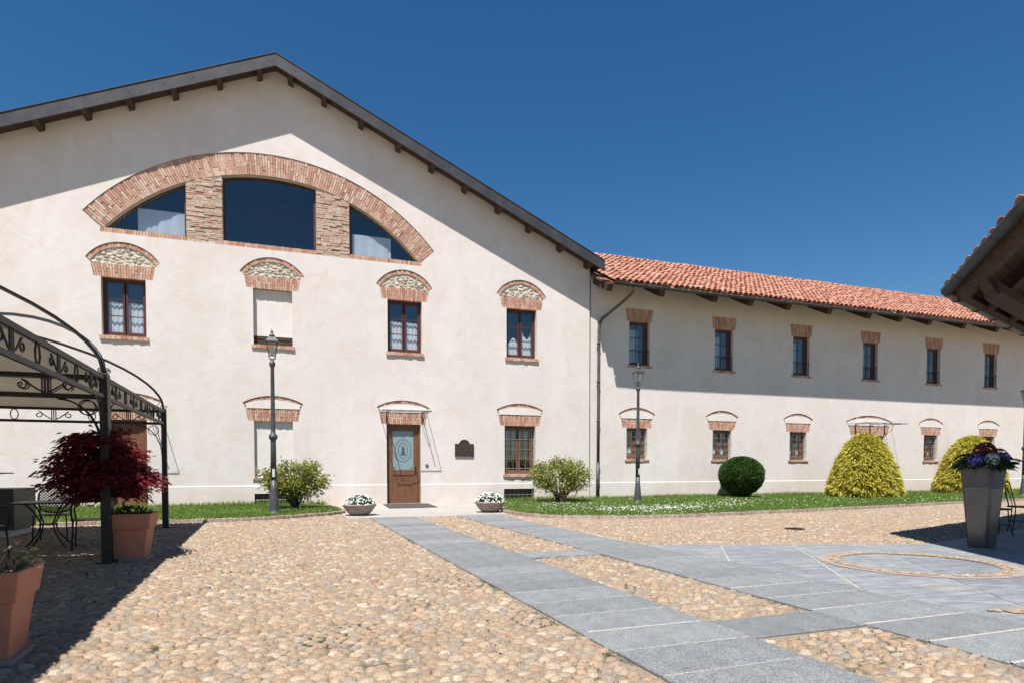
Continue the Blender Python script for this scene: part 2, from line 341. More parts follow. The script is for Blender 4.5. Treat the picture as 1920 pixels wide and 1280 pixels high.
def grid_cells(x0, x1, y0, y1, sp, jit=.42):
    nx = int((x1-x0)/sp)+2; ny = int((y1-y0)/sp)+2; I, J = np.meshgrid(np.arange(nx), np.arange(ny), indexing='ij')
    P = np.stack([x0+(I+.5*(J % 2))*sp, y0+J*sp], -1)+rng.uniform(-jit, jit, (nx, ny, 2))*sp; idx = np.arange(nx*ny).reshape(nx, ny); cand = []
    for a in range(-2, 3):
        for b in range(-2, 3):
            if a == 0 and b == 0: continue
            m = -np.ones((nx, ny), int); ii = I+a; jj = J+b; ok = (ii >= 0) & (ii < nx) & (jj >= 0) & (jj < ny)
            m[ok] = idx[ii[ok], jj[ok]]; cand.append(m.ravel())
    return P.reshape(-1, 2), np.stack(cand, 1)
def domes(P, U, r, h, z0):
    """stones: centre, shoulder ring and foot ring; returns V (n, 1+2nd, 3) and the faces of one stone as triangles"""
    n, nd = r.shape; V = np.zeros((n, 1+2*nd, 3)); tilt = rng.normal(0, .1, (n, 2))
    V[:, 0, :2] = P+rng.normal(0, .006, (n, 2)); V[:, 0, 2] = z0+h
    sh = r[..., None]*U*rng.uniform(.62, .78, (n, 1, 1)); V[:, 1:1+nd, :2] = P[:, None]+sh
    V[:, 1:1+nd, 2] = z0+h[:, None]*rng.uniform(.78, .95, (n, nd))+(sh*tilt[:, None]).sum(-1)
    V[:, 1+nd:, :2] = P[:, None]+r[..., None]*U; V[:, 1+nd:, 2] = z0+.12*h[:, None]
    T = []
    for k in range(nd):
        a, b = 1+k, 1+(k+1) % nd; T += [(0, a, b), (a, a+nd, b+nd), (a, b+nd, b)]
    return V, np.array(T)
def leaves(P, Dv, L, Wd, droop=0.0, seed=1):
    """rhombic leaves at P along Dv; L, Wd arrays or numbers -> V, F (quads)"""
    g = np.random.default_rng(seed); n = len(P); Dv = Dv/np.linalg.norm(Dv, axis=1, keepdims=True)
    q = g.normal(size=(n, 3)); s = np.cross(Dv, q); s /= np.linalg.norm(s, axis=1, keepdims=True)+1e-9; nrm = np.cross(s, Dv)
    L = np.broadcast_to(L, (n,))[:, None]; Wd = np.broadcast_to(Wd, (n,))[:, None]
    mid = P+Dv*L*.45; V = np.stack([P, mid+s*Wd/2+nrm*Wd*.12, P+Dv*L-np.array([0, 0, 1])*droop*L, mid-s*Wd/2+nrm*Wd*.12], 1).reshape(-1, 3)
    return V, np.arange(4*n).reshape(n, 4)
def sph(n, seed=0):
    g = np.random.default_rng(seed); d = g.normal(size=(n, 3)); return d/np.linalg.norm(d, axis=1, keepdims=True)

# ================================================================ GROUND
def flat(name, poly, z, m, parent=None, kind='structure'):
    me = mesh_from(name, [(x, y, z) for x, y in poly], [tuple(range(len(poly)))] if sum(poly[i][0]*poly[(i+1) % len(poly)][1]-poly[(i+1) % len(poly)][0]*poly[i][1] for i in range(len(poly))) > 0 else [tuple(reversed(range(len(poly))))])
    o = link(me, name, m, parent)
    if kind: o['kind'] = kind
    return o
flat('ground', [(-200, -200), (200, -200), (200, 200), (-200, 200)], -.03, 'sand')
cobble_bed = flat('cobble_paving', [(-9, -19.2), (34, -19.2), (34, -2.0), (-9, -2.0)], .016, 'bedding')

def drift(y): return .0165*(-y-5.4)                     # the strips run about a degree off square
SX = [(1.62, 2.62), (3.58, 4.57)]
Y_TOP = -5.32
joints = [Y_TOP]
yy = -16.48
marks = []
while yy < Y_TOP-.25: marks.append(yy); yy += .464
marks = [-18.34, -17.87, -17.41, -16.95]+marks+[Y_TOP]
path = flat('stone_path', [(SX[0][0]+drift(Y_TOP), Y_TOP), (SX[0][0]+drift(-18.4), -18.4), (SX[1][1]+drift(-18.4)+.1, -18.4), (SX[1][1]+drift(Y_TOP), Y_TOP)][:0] or
            [(1.645, -5.3), (1.645+drift(-18.4), -18.4), (2.595+drift(-18.4), -18.4), (2.595, -5.3)], .029, 'joint')
flat('stone_path', [(3.605, -5.3), (3.605+drift(-18.4), -18.4), (4.75+drift(-18.4), -18.4), (4.57+drift(-11.6)+.04, -11.6), (4.545, -5.3)], .029, 'joint')
def slab(poly, zt, parent, m, g=.010):
    """a slab with its own thin arris, shrunk by the joint"""
    cx = sum(p[0] for p in poly)/len(poly); cy = sum(p[1] for p in poly)/len(poly)
    ar = sum(poly[i][0]*poly[(i+1) % len(poly)][1]-poly[(i+1) % len(poly)][0]*poly[i][1] for i in range(len(poly)))
    if ar < 0: poly = poly[::-1]
    if abs(ar) < .01: return None
    n = len(poly); A = []
    def inset(d):
        out = []
        for i in range(n):
            p0, p1, p2 = Vector(poly[i-1]), Vector(poly[i]), Vector(poly[(i+1) % n]); e1 = (p1-p0).normalized(); e2 = (p2-p1).normalized()
            n1 = Vector((-e1.y, e1.x)); n2 = Vector((-e2.y, e2.x)); b = n1+n2; k = d*2/max(.4, b.length_squared); out.append(p1+b*k)
        return out
    a, b = inset(g), inset(g+.006); zt += random.uniform(-.0015, .003); tx, ty = random.gauss(0, .0018), random.gauss(0, .0018)
    V = [(p.x, p.y, -.02) for p in a]+[(p.x, p.y, zt-.006+tx*(p.x-cx)+ty*(p.y-cy)) for p in a]+[(p.x, p.y, zt+tx*(p.x-cx)+ty*(p.y-cy)) for p in b]; Fc = [tuple(2*n+i for i in range(n))]
    for l in (0, n):
        for i in range(n): j = (i+1) % n; Fc.append((l+i, l+j, l+n+j, l+n+i))
    V = [(x-cx, y-cy, z) for x, y, z in V]
    return link(mesh_from('slab', V, Fc), 'slab', m, parent, (cx, cy, 0))
for s, (xa, xb) in enumerate(SX):
    for y0, y1 in zip(marks[:-1], marks[1:]):
        w = random.uniform(-.012, .012); xr = xb+(.06 if s and y0 < -11.8 else 0)+(.05 if s and y0 < -13 else 0)
        slab([(xa+drift(y0), y0), (xr+drift(y0), y0), (xr+drift(y1), y1), (xa+drift(y1), y1)], .034, path, 'granite')
LINKS = [(-12.23, -11.76), (-16.05, -15.585)]
for y0, y1 in LINKS:
    slab([(2.62+drift(y0), y0), (3.58+drift(y0), y0), (3.58+drift(y1), y1), (2.62+drift(y1), y1)], .034, path, 'granite')
    l = flat('stone_path', [(2.57+drift(y0), y0+.03), (3.63+drift(y0), y0+.03), (3.63+drift(y1), y1-.03), (2.57+drift(y1), y1-.03)], .025, 'joint')
# terrace of wide slabs turned to the pavilion
TE = lambda y: 4.57+drift(y)+.1                          # its edge along the strip
tb1 = [(4.66, -11.62), (8.65, -12.9), (8.65, -19), (4.86, -19)]
tb2 = [(8.65, -12.9), (14.2, -11.45), (20, -10), (20, -19), (8.65, -19)]
terrace = flat('terrace', tb1, .0285, 'joint'); flat('terrace', tb2, .0285, 'joint')
un = np.array([.565, .825]); nv = np.array([.825, -.565])
def terrace_slabs(region, steps):
    for i, n0 in enumerate(np.arange(8.5, 26, 1.0)):
        off = (i*.83) % 1.9
        for u0 in np.arange(-17.2+off, 2, 1.9):
            q = [tuple(nv*a+un*b) for a, b in ((n0, u0), (n0+1, u0), (n0+1, u0+1.9), (n0, u0+1.9))]
            m = len(region)
            for k in range(m):
                p0, p1 = region[k], region[(k+1) % m]; ex, ey = p1[0]-p0[0], p1[1]-p0[1]; s = steps
                a, b = ey*s, -ex*s; c = a*p0[0]+b*p0[1]
                q = clip(q, a, b, c)
                if len(q) < 3: break
            if len(q) < 3: continue
            A = abs(sum(q[k][0]*q[(k+1) % len(q)][1]-q[(k+1) % len(q)][0]*q[k][1] for k in range(len(q))))/2
            if A > .03:
                cl = [q[0]]
                for p in q[1:]:
                    if math.dist(p, cl[-1]) > .03: cl.append(p)
                if math.dist(cl[0], cl[-1]) < .03: cl.pop()
                if len(cl) >= 3: slab(cl, .034, terrace, 'luserna', .008)
def ccw(p): return p if sum(p[i][0]*p[(i+1) % len(p)][1]-p[(i+1) % len(p)][0]*p[i][1] for i in range(len(p))) > 0 else p[::-1]
terrace_slabs(ccw(tb1), 1); terrace_slabs(ccw(tb2), 1)
# stone ring let into the terrace: rose band with a line of pebbles
RC = np.array([6.68, -14.18]); RR = .84
mb = MB(); nseg = 64
for k in range(nseg):
    a0, a1 = 2*math.pi*k/nseg, 2*math.pi*(k+1)/nseg
    mb.add([(RC[0]+r*math.cos(a), RC[1]+r*math.sin(a), .040) for r, a in ((RR-.07, a0), (RR+.16, a0), (RR+.16, a1), (RR-.07, a1))], [(0, 1, 2, 3)])
ring = mb.build('ring_inlay', 'rose_stone', terrace)
# apron in front of the door
APR = [(1.2, Y_TOP), (4.98, Y_TOP), (5.0, -4.6), (5.55, -2.8), (5.75, -.02), (1.0, -.02), (1.05, -1.6), (1.3, -3.4)]
apron = flat('door_apron', APR, .0255, 'joint')
mat('apron_stone', [(.34, .3, .26), (.37, .335, .29), (.32, .3, .275), (.39, .35, .31)], .8, 'piece', 3, .15, .002, 60, second=((.28, .29, .3), .8, .52, .15), speck=.2)
for i, x in enumerate(np.arange(.9, 5.9, 1.25)):
    for j, y in enumerate(np.arange(Y_TOP, -.1, 1.06)):
        q = [(x, y), (min(x+1.25, 5.9), y), (min(x+1.25, 5.9), min(y+1.06, -.02)), (x, min(y+1.06, -.02))]
        q = clip(q, -1, 0, -1.12+.1*max(0, (y+3)/3)); q = clip(q, 1, -.24, 4.98+.24*5.0)
        if len(q) >= 3: slab(q, .03, apron, 'apron_stone', .007)

# lawns: outlines on the ground, raised behind a brick edging
LAWN_L = [(-9.5, -5.0), (-5, -5.15), (-2.3, -5.22), (-1.5, -5.3), (-.5, -5.05), (.14, -4.7), (.7, -4.28), (1.05, -3.85), (1.2, -3.4), (1.15, -2.7), (1.0, -1.6), (.95, -.02), (-9.5, -.02)]
LAWN_R = [(5.9, -.02), (5.7, -2.0), (5.35, -3.4), (4.98, -4.7), (4.97, -5.5), (5.12, -6.3), (5.75, -7.0), (7.1, -7.5), (8.76, -7.53), (11.93, -7.14), (16.33, -6.5), (19.78, -5.9), (23, -5.45), (34, -4.0), (34, -.02)]
def resample(pts, step):
    P = [np.array(p, float) for p in pts]; S = []
    for i in range(len(P)-1):                           # Catmull-Rom through the outline
        p0, p1, p2, p3 = P[max(i-1, 0)], P[i], P[i+1], P[min(i+2, len(P)-1)]
        for t in np.linspace(0, 1, 30, endpoint=False):
            S.append(.5*((2*p1)+(-p0+p2)*t+(2*p0-5*p1+4*p2-p3)*t*t+(-p0+3*p1-3*p2+p3)*t**3))
    S.append(P[-1]); S = np.array(S); d = np.r_[0, np.cumsum(np.linalg.norm(np.diff(S, axis=0), axis=1))]
    q = np.arange(0, d[-1], step); return np.stack([np.interp(q, d, S[:, 0]), np.interp(q, d, S[:, 1])], 1)
def lawn(outline, edge, name_label, edge_label):
    E_ = resample(edge, .064); back = [p for p in outline if p[1] > -.1]
    poly = [tuple(p) for p in E_[::8]]
    poly = poly+([(poly[-1][0], -.02), (poly[0][0], -.02)] if True else [])
    o = flat('lawn', poly, .062, 'turf'); root = thing('brick_edging', edge_label, 'edging', (float(E_[len(E_)//2][0]), float(E_[len(E_)//2][1]), 0))
    n = len(E_); T = np.gradient(E_, axis=0); T /= np.linalg.norm(T, axis=1, keepdims=True)
    pix = PX(np.c_[E_, np.full(n, .05)]); vis = (pix[:, 2] > 0) & (pix[:, 0] > -60) & (pix[:, 0] < 2000)
    order = [i for i in np.argsort(pix[:, 2]) if vis[i]][:300]; single = set(order)
    base = MB(); base.box(-.0265, .0265, -.055, .055, -.02, .1); me = mesh_from('brick', base.v, base.f); me.materials.append(MATS['kerb_brick'])
    rest = MB()
    for i in range(n):
        a = math.atan2(T[i, 1], T[i, 0])+random.gauss(0, .03); z = random.uniform(-.008, .006)
        if i in single:
            b = bpy.data.objects.new('brick', me); col.objects.link(b); b.location = (E_[i, 0], E_[i, 1], z); b.rotation_euler = (random.gauss(0, .03), random.gauss(0, .02), a); pinv(b, root)
        else:
            c, s = math.cos(a), math.sin(a); rest.add([(E_[i, 0]+x*c-y*s, E_[i, 1]+x*s+y*c, zz+z) for x, y, zz in base.v], base.f)
    if rest.v: tag(pinv(rest.build('far_bricks', 'kerb_brick'), root), kind='stuff')
    bed = MB()
    for i in range(0, n-1):
        nx, ny = -T[i, 1], T[i, 0]; mx, my = -T[i+1, 1], T[i+1, 0]
        bed.add([(E_[i, 0]-nx*.045, E_[i, 1]-ny*.045, .084), (E_[i+1, 0]-mx*.045, E_[i+1, 1]-my*.045, .084), (E_[i+1, 0]+mx*.045, E_[i+1, 1]+my*.045, .084), (E_[i, 0]+nx*.045, E_[i, 1]+ny*.045, .084),
                 (E_[i, 0]-nx*.045, E_[i, 1]-ny*.045, -.01), (E_[i+1, 0]-mx*.045, E_[i+1, 1]-my*.045, -.01), (E_[i+1, 0]+mx*.045, E_[i+1, 1]+my*.045, -.01), (E_[i, 0]+nx*.045, E_[i, 1]+ny*.045, -.01)], [(0, 1, 2, 3), (0, 4, 5, 1), (3, 2, 6, 7)])
    pinv(bed.build('mortar_core', 'mortar'), root)
    return poly
polyL = lawn(LAWN_L, LAWN_L[:-1], '', 'short curved brick edging round the lawn with the tall lamp beside the gazebo')
polyR = lawn(LAWN_R, LAWN_R[:-1], '', 'long low brick edging along the lawn with the clipped round shrub')
def grass(poly, n, name, seed):
    g = np.random.default_rng(seed); A = np.array(poly); lo, hi = A.min(0), A.max(0)
    P = g.uniform(lo, hi, (n, 2)); P = P[inside(poly, P)]; px = PX(np.c_[P, np.full(len(P), .07)]); P = P[(px[:, 0] > -200) & (px[:, 0] < 2150)]
    m = len(P); h = g.uniform(.035, .085, m)*(1+.5*np.sin(P[:, 0]*1.3)*np.sin(P[:, 1]*1.7)); h = np.where(P[:, 1] > -.35, h*2.0, h); a = g.uniform(0, 6.28, m); w = g.uniform(.008, .016, m)
    lean = g.normal(0, .025, (m, 2)); b = np.c_[P, np.full(m, .055)]; d = np.c_[np.cos(a), np.sin(a), np.zeros(m)]*w[:, None]
    V = np.stack([b-d, b+d, b+np.c_[lean, h]], 1).reshape(-1, 3)
    return tag(link(mesh_np(name, V, np.arange(3*m).reshape(m, 3)), name, 'grass'), None, None, None, 'stuff')
o = grass(polyL, 60000, 'grass', 3); tag(o, 'short green grass on the lawn with the tall lamp beside the gazebo', 'grass')
o = grass(polyR, 230000, 'grass', 4); tag(o, 'green grass strip dotted with daisies under the long wall', 'grass')
g = np.random.default_rng(5)
dz = [np.c_[g.normal(cx, sx, n), g.normal(cy, sy, n)] for cx, cy, sx, sy, n in ((8.2, -5.2, .9, .5, 260), (6.6, -3.2, .8, .7, 140), (9.4, -5.6, .7, .45, 160), (11.5, -4.6, 1.3, .6, 110), (7.6, -6.3, 1.2, .4, 90), (13.5, -3.6, 1.5, .8, 60), (17.5, -5, 2, .6, 40), (.2, -3.4, .6, .5, 25))]
dz = np.concatenate(dz+[np.c_[g.uniform(5, 22, 160), g.uniform(-7, -.5, 160)]]); dz = dz[inside(polyR, dz) | inside(polyL, dz)]
V = []; Fc = []
for i, (x, y) in enumerate(dz):
    z = g.uniform(.1, .14); r = g.uniform(.012, .022)
    V += [(x+r*math.cos(a), y+r*math.sin(a), z+.25*r*math.cos(a)) for a in np.arange(0, 6.28, 6.2832/6)]; Fc.append(tuple(range(6*i, 6*i+6)))
tag(link(mesh_from('daisies', V, Fc), 'daisies', 'daisy'), 'tiny white daisies scattered through the grass', 'daisies', None, 'stuff')

# cobbles
SP = .067
AN = 1.32
Pc, cand = grid_cells(-7/AN, 26/AN, -18.6, -3.0, SP, .4)
Ps = Pc.copy(); Pc = Pc*np.array([AN, 1])
pix = PX(np.c_[Pc, np.zeros(len(Pc))])
ok = (pix[:, 2] > .6) & (pix[:, 0] > -330) & (pix[:, 0] < 2250) & (pix[:, 1] < 1500)
def free(P, m=.0):
    x, y = P[:, 0], P[:, 1]; d = drift(y); b = np.ones(len(P), bool)
    b &= ~((x > 1.62+d-m) & (x < 2.62+d+m)); b &= ~((x > 3.58+d-m) & (x < 4.57+d+m+np.where(y < -13, .11, np.where(y < -11.8, .06, 0))))
    for y0, y1 in LINKS: b &= ~((x > 2.6+d) & (x < 3.6+d) & (y > y0-m) & (y < y1+m))
    b &= ~inside(tb1, P) & ~inside(tb2, P) & ~inside(APR, P) & ~inside(polyL, P) & ~inside(polyR, P)
    b &= ~((x > 4.3) & (y < -13.2) & (x < 6)); b &= ~((y > Y_TOP-m) & (x > 1.1) & (x < 5.0))
    return b
ok &= free(Pc, .03)
U, r = voronoi(Ps, cand, 9, .0034, .08); U = U*np.array([AN, 1])
sel = np.where(ok)[0]; Pc = Pc[sel]; U = U[sel]; r = r[sel]
h = rng.uniform(.012, .027, len(Pc)); V, T = domes(Pc, U, r, h, .0125)
near = PX(np.c_[Pc, np.zeros(len(Pc))]); inn = (near[:, 0] > 0) & (near[:, 0] < 1920) & (near[:, 1] < 1290)
big = np.argsort(np.where(inn, near[:, 2], 99))[:300]; rest = np.setdiff1d(np.arange(len(Pc)), big); nv_ = V.shape[1]
for i in big:
    me = mesh_np('cobble', V[i]-np.array([Pc[i, 0], Pc[i, 1], 0]), T, True); link(me, 'cobble', 'cobble', cobble_bed, (Pc[i, 0], Pc[i, 1], 0))
Vr = V[rest].reshape(-1, 3); Tr = (T[None]+np.arange(len(rest))[:, None, None]*nv_).reshape(-1, 3)
tag(link(mesh_np('far_cobbles', Vr, Tr, True), 'far_cobbles', 'cobble', cobble_bed), kind='stuff')
# moss and tiny weeds in the joints of the cobbles, thickest along the granite strips
mat('moss', [(.035, .05, .012), (.055, .075, .018), (.08, .11, .025), (.045, .055, .018)], .95, 'piece', 8, .3)
g = np.random.default_rng(77); mx_ = []
for n_, fx in ((5200, lambda k: np.c_[g.uniform(-16.9, -13.2, k), -np.abs(g.exponential(.22, k))+1.6]), (1500, lambda k: np.c_[g.uniform(-17.2, -16.1, k), 2.75+g.uniform(0, .95, k)]), (900, lambda k: np.c_[g.uniform(-15.5, -12.3, k), 3.62-np.abs(g.exponential(.12, k))])):
    q = fx(n_); mx_.append(np.c_[q[:, 1]+drift(q[:, 0]), q[:, 0]])
mq = np.concatenate(mx_); pat = np.sin(mq[:, 0]*5.1+1.3*np.sin(mq[:, 1]*2.2))*np.sin(mq[:, 1]*4.3+mq[:, 0]*2); mq = mq[(pat > .05) & free(mq, .0)]
dcell = np.full(len(mq), 9.0)
for i0 in range(0, len(mq), 400):                        # only between the stones
    d_ = (mq[i0:i0+400, None, :]-Pc[None]); rr_ = np.hypot(d_[..., 0]/AN, d_[..., 1]); dcell[i0:i0+400] = rr_.min(1)
mq = mq[dcell > .031]; m_ = len(mq); a_ = g.uniform(0, 6.28, m_); w_ = g.uniform(.006, .012, m_); b_ = np.c_[mq, np.full(m_, .013)]; d_ = np.c_[np.cos(a_), np.sin(a_), 0*a_]*w_[:, None]
Vq = np.stack([b_-d_, b_+d_, b_+np.c_[g.normal(0, .008, (m_, 2)), g.uniform(.007, .016, m_)]], 1).reshape(-1, 3)
tag(link(mesh_np('moss', Vq, np.arange(3*m_).reshape(m_, 3)), 'moss', 'moss'), 'dark moss growing between the cobbles beside the granite strips', 'moss', None, 'stuff')
# pebbles of the ring and of the gap beside the terrace
pr = []
for k in range(150):
    a = 2*math.pi*k/150; pr += [(RC[0]+(RR+dr)*math.cos(a+s), RC[1]+(RR+dr)*math.sin(a+s)) for dr, s in ((-.03, 0), (.03, .02))]
pr = [p for p in pr if abs(np.dot(np.array(p)-RC, nv)) > .05 and abs(np.dot(np.array(p)-RC, un)) > .04]
pr += [(4.97+.05*i+random.gauss(0, .008), -16.06-.02*i-.036*j+random.gauss(0, .008)) for i in range(9) for j in range(1+min(i, 5))]
pr = np.array(pr); n = len(pr); ang = np.linspace(0, 2*np.pi, 7, endpoint=False)[None]+rng.uniform(0, 1, (n, 1)); U = np.stack([np.cos(ang), np.sin(ang)], -1)
V, T = domes(pr, U, rng.uniform(.018, .03, (n, 7)), rng.uniform(.008, .014, n), .042)
tag(link(mesh_np('ring_pebbles', V.reshape(-1, 3), (T[None]+np.arange(n)[:, None, None]*V.shape[1]).reshape(-1, 3), True), 'ring_pebbles', 'cobble', terrace), kind='stuff')
# drain cover set in the cobbles
c = (G(1475, 994)+G(1506, 994))/2; root = thing('drain_cover', 'small round iron drain cover sunk in the cobbles', 'drain cover', (c[0], c[1], .03))
MB().lathe([(.17, -.02), (.17, .008), (.15, .012), (.0, .012)], 24).build('rim', 'iron', root, True)
mb = MB()
for k in range(-3, 4): mb.box(-.12, .12, k*.035-.008, k*.035+.008, .012, .018)
mb.build('ribs', 'iron', root)

# ================================================================ BUILDINGS
def arc(xc, hw, ze, za, n=18):
    rise = za-ze; Rr = (hw*hw+rise*rise)/(2*rise); zc = za-Rr; t = math.asin(min(1, hw/Rr))
    return [(xc+Rr*math.sin(a), zc+Rr*math.cos(a)) for a in np.linspace(-t, t, n)], (xc, zc, Rr, t)
def fan(mb, xc, lb, lt, z0, z1, y0, y1, bw=.066, cut=0.0):
    n = max(4, int(2*lt/bw))
    for i in range(n):
        a, b = -1+2*i/n, -1+2*(i+1)/n; g = .0045; dy = random.uniform(-.006, .006); q = random.uniform(-.01, .012)
        poly = [(xc+a*lb+g, z0+random.uniform(-.008, .004)), (xc+b*lb-g, z0), (xc+b*lt-g, z1+q*cut), (xc+a*lt+g, z1+q*cut)]
        if z1-z0 > .3:
            m = z0+(z1-z0)*(.64 if i % 2 else .36); xm = lambda s: s*(lb+(lt-lb)*(m-z0)/(z1-z0))
            mb.prism_xz([poly[0], poly[1], (xc+xm(b)-g, m-g), (xc+xm(a)+g, m-g)], y0+dy, y1)
            mb.prism_xz([(xc+xm(a)+g, m+g), (xc+xm(b)-g, m+g), poly[2], poly[3]], y0+random.uniform(-.006, .006), y1)
        else: mb.prism_xz(poly, y0+dy, y1)
def voussoirs(mb, circ, r0, r1, y0, y1, bw=.068, t0=None, t1=None, courses=1):
    xc, zc, Rr, t = circ; t0 = -t if t0 is None else t0; t1 = t if t1 is None else t1
    for c in range(courses):
        ra, rb = r0+(r1-r0)*c/courses, r0+(r1-r0)*(c+1)/courses; n = max(6, int((t1-t0)*(ra+rb)/2/bw)); off = .5 if c % 2 else 0
        for i in range(n+1):
            a, b = t0+(t1-t0)*max(0, i-off)/n, t0+(t1-t0)*min(n, i+1-off)/n
            if b-a < .2*(t1-t0)/n: continue
            g = .004/((ra+rb)/2); dy = random.uniform(-.007, .007); ja = random.uniform(-.016, .016) if courses > 1 and c else 0; jb = random.uniform(-.016, .016) if courses > 1 and c < courses-1 else 0
            P = [((ra+ja+.004), a+g), ((ra+ja+.004), b-g), ((rb+jb-.004), b-g), ((rb+jb-.004), a+g)]
            mb.prism_xz([(xc+rr*math.sin(s), zc+rr*math.cos(s)) for rr, s in P], y0+dy, y1)
def rubble(name, poly, y, sp, parent):
    A = np.array(poly); lo, hi = A.min(0), A.max(0); P, cand = grid_cells(lo[0]-.2, hi[0]+.2, (lo[1]-.2)*1.9, (hi[1]+.2)*1.9, sp, .48)
    U, r = voronoi(P, cand, 8, .006, sp*1.1); k = inside(poly, np.c_[P[:, 0], P[:, 1]/1.9]); P, U, r = P[k], U[k], r[k]
    V, T = domes(P, U, r, rng.uniform(.012, .03, len(P)), .006); W = np.stack([V[..., 0], y-V[..., 2], V[..., 1]/1.9], -1)
    return tag(link(mesh_np(name, W.reshape(-1, 3), (T[None]+np.arange(len(P))[:, None, None]*V.shape[1]).reshape(-1, 3)), name, 'rubble', parent), kind='stuff')
def make_window(root, x0, x1, z0, z1, y, kind, room='room'):
    """frame mesh with pane / curtain children; y: plane of the frame"""
    fr = MB(); panes = []; f = .055; wood = 'window_wood'
    fr.box(x0, x0+f, y, y+.07, z0, z1); fr.box(x1-f, x1, y, y+.07, z0, z1); fr.box(x0+f, x1-f, y, y+.07, z1-f, z1); fr.box(x0+f, x1-f, y, y+.07, z0, z0+f*1.2)
    a0, a1, b0, b1 = x0+f, x1-f, z0+f*1.2, z1-f; xm = (a0+a1)/2
    cols = [(a0, xm-.012), (xm+.012, a1)] if kind != 'slim' else [(a0, a1-.09)]
    if kind == 'slim': fr.box(a1-.088, a1-.002, y+.012, y+.055, b0, b1)
    if kind == 'grated': wood = 'grille_window_wood'
    for c0, c1 in cols:
        s = .05 if kind != 'slim' else .035; yy = y+.018
        fr.box(c0+.003, c0+s, yy, yy+.045, b0, b1); fr.box(c1-s, c1-.003, yy, yy+.045, b0, b1); fr.box(c0+s, c1-s, yy, yy+.045, b1-s, b1-.003); fr.box(c0+s, c1-s, yy, yy+.045, b0+.003, b0+s*1.3)
        p0, p1, q0, q1 = c0+s, c1-s, b0+s*1.3, b1-s; nr = 3
        for k in range(1, nr):
            z = q0+(q1-q0)*k/nr; fr.box(p0, p1, yy+.008, yy+.036, z-.011, z+.011)
        cc = [(p0, p1)]
        if kind == 'slim':
            xm2 = (p0+p1)/2; fr.box(xm2-.011, xm2+.011, yy+.009, yy+.035, q0, q1); cc = [(p0, xm2-.011), (xm2+.011, p1)]
        for d0, d1 in cc:
            for k in range(nr): panes.append((d0, d1, q0+(q1-q0)*k/nr+.011*(k > 0), q0+(q1-q0)*(k+1)/nr-.011*(k < nr-1), yy+.02))
    w = pinv(fr.build('window', wood), root)
    for p in panes:
        MB().add([(p[0]-.004, p[4], p[2]-.004), (p[1]+.004, p[4], p[2]-.004), (p[1]+.004, p[4], p[3]+.004), (p[0]-.004, p[4], p[3]+.004)], [(0, 1, 2, 3)]).build('pane', 'glass', w)
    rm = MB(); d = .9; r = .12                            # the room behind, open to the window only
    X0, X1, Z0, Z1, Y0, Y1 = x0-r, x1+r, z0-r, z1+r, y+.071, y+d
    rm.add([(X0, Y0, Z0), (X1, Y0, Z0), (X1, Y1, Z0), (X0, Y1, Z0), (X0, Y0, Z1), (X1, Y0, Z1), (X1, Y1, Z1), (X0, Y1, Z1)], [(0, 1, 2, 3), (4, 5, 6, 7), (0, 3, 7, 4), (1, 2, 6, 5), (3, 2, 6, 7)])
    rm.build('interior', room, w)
    return w
def curtain(w, x0, x1, z0, z1, y, wave=.05, nx=18, arch=0.0):
    V = []; Fc = []
    for i in range(nx+1):
        t = i/nx; x = x0+(x1-x0)*t; dy = .012*math.sin(t*21)+.006*math.sin(t*47+1); top = z1+arch*math.sin(math.pi*t)+wave*math.sin(t*6.28+.8)
        V += [(x, y+dy, z0), (x, y+dy*.7, top)]
    for i in range(nx): Fc.append((2*i, 2*i+2, 2*i+3, 2*i+1))
    return link(mesh_from('curtain', V, Fc, True), 'curtain', 'curtain', w)
def grille(w, x0, x1, z0, z1, y, nx, nz):
    mb = MB()
    for i in range(nx): x = x0+(x1-x0)*(i+.5)/nx; mb.tube([(x, y, z0), (x, y, z1)], .0085, 5)
    for k in range(nz): z = z0+(z1-z0)*(k+.6)/nz; mb.tube([(x0-.01, y-.012, z), (x1+.01, y-.012, z)], .0085, 5)
    return mb.build('grille', 'grille_iron', w)
def sill(root, x0, x1, z0, z1, y0=-.05, y1=.2, name='brick_sill', bw=.125):
    mb = MB(); n = max(3, round((x1-x0)/bw))
    for i in range(n):
        a, b = x0+(x1-x0)*i/n, x0+(x1-x0)*(i+1)/n; mb.box(a+.004, b-.004, y0+random.uniform(-.008, .008), y1, z0+random.uniform(-.012, .006), z1+random.uniform(-.004, .004))
    mb.box(x0+.01, x1-.01, y0+.02, y1-.01, z0+.012, z1-.012)
    return tag(pinv(mb.build(name, 'brick'), root), kind='stuff')

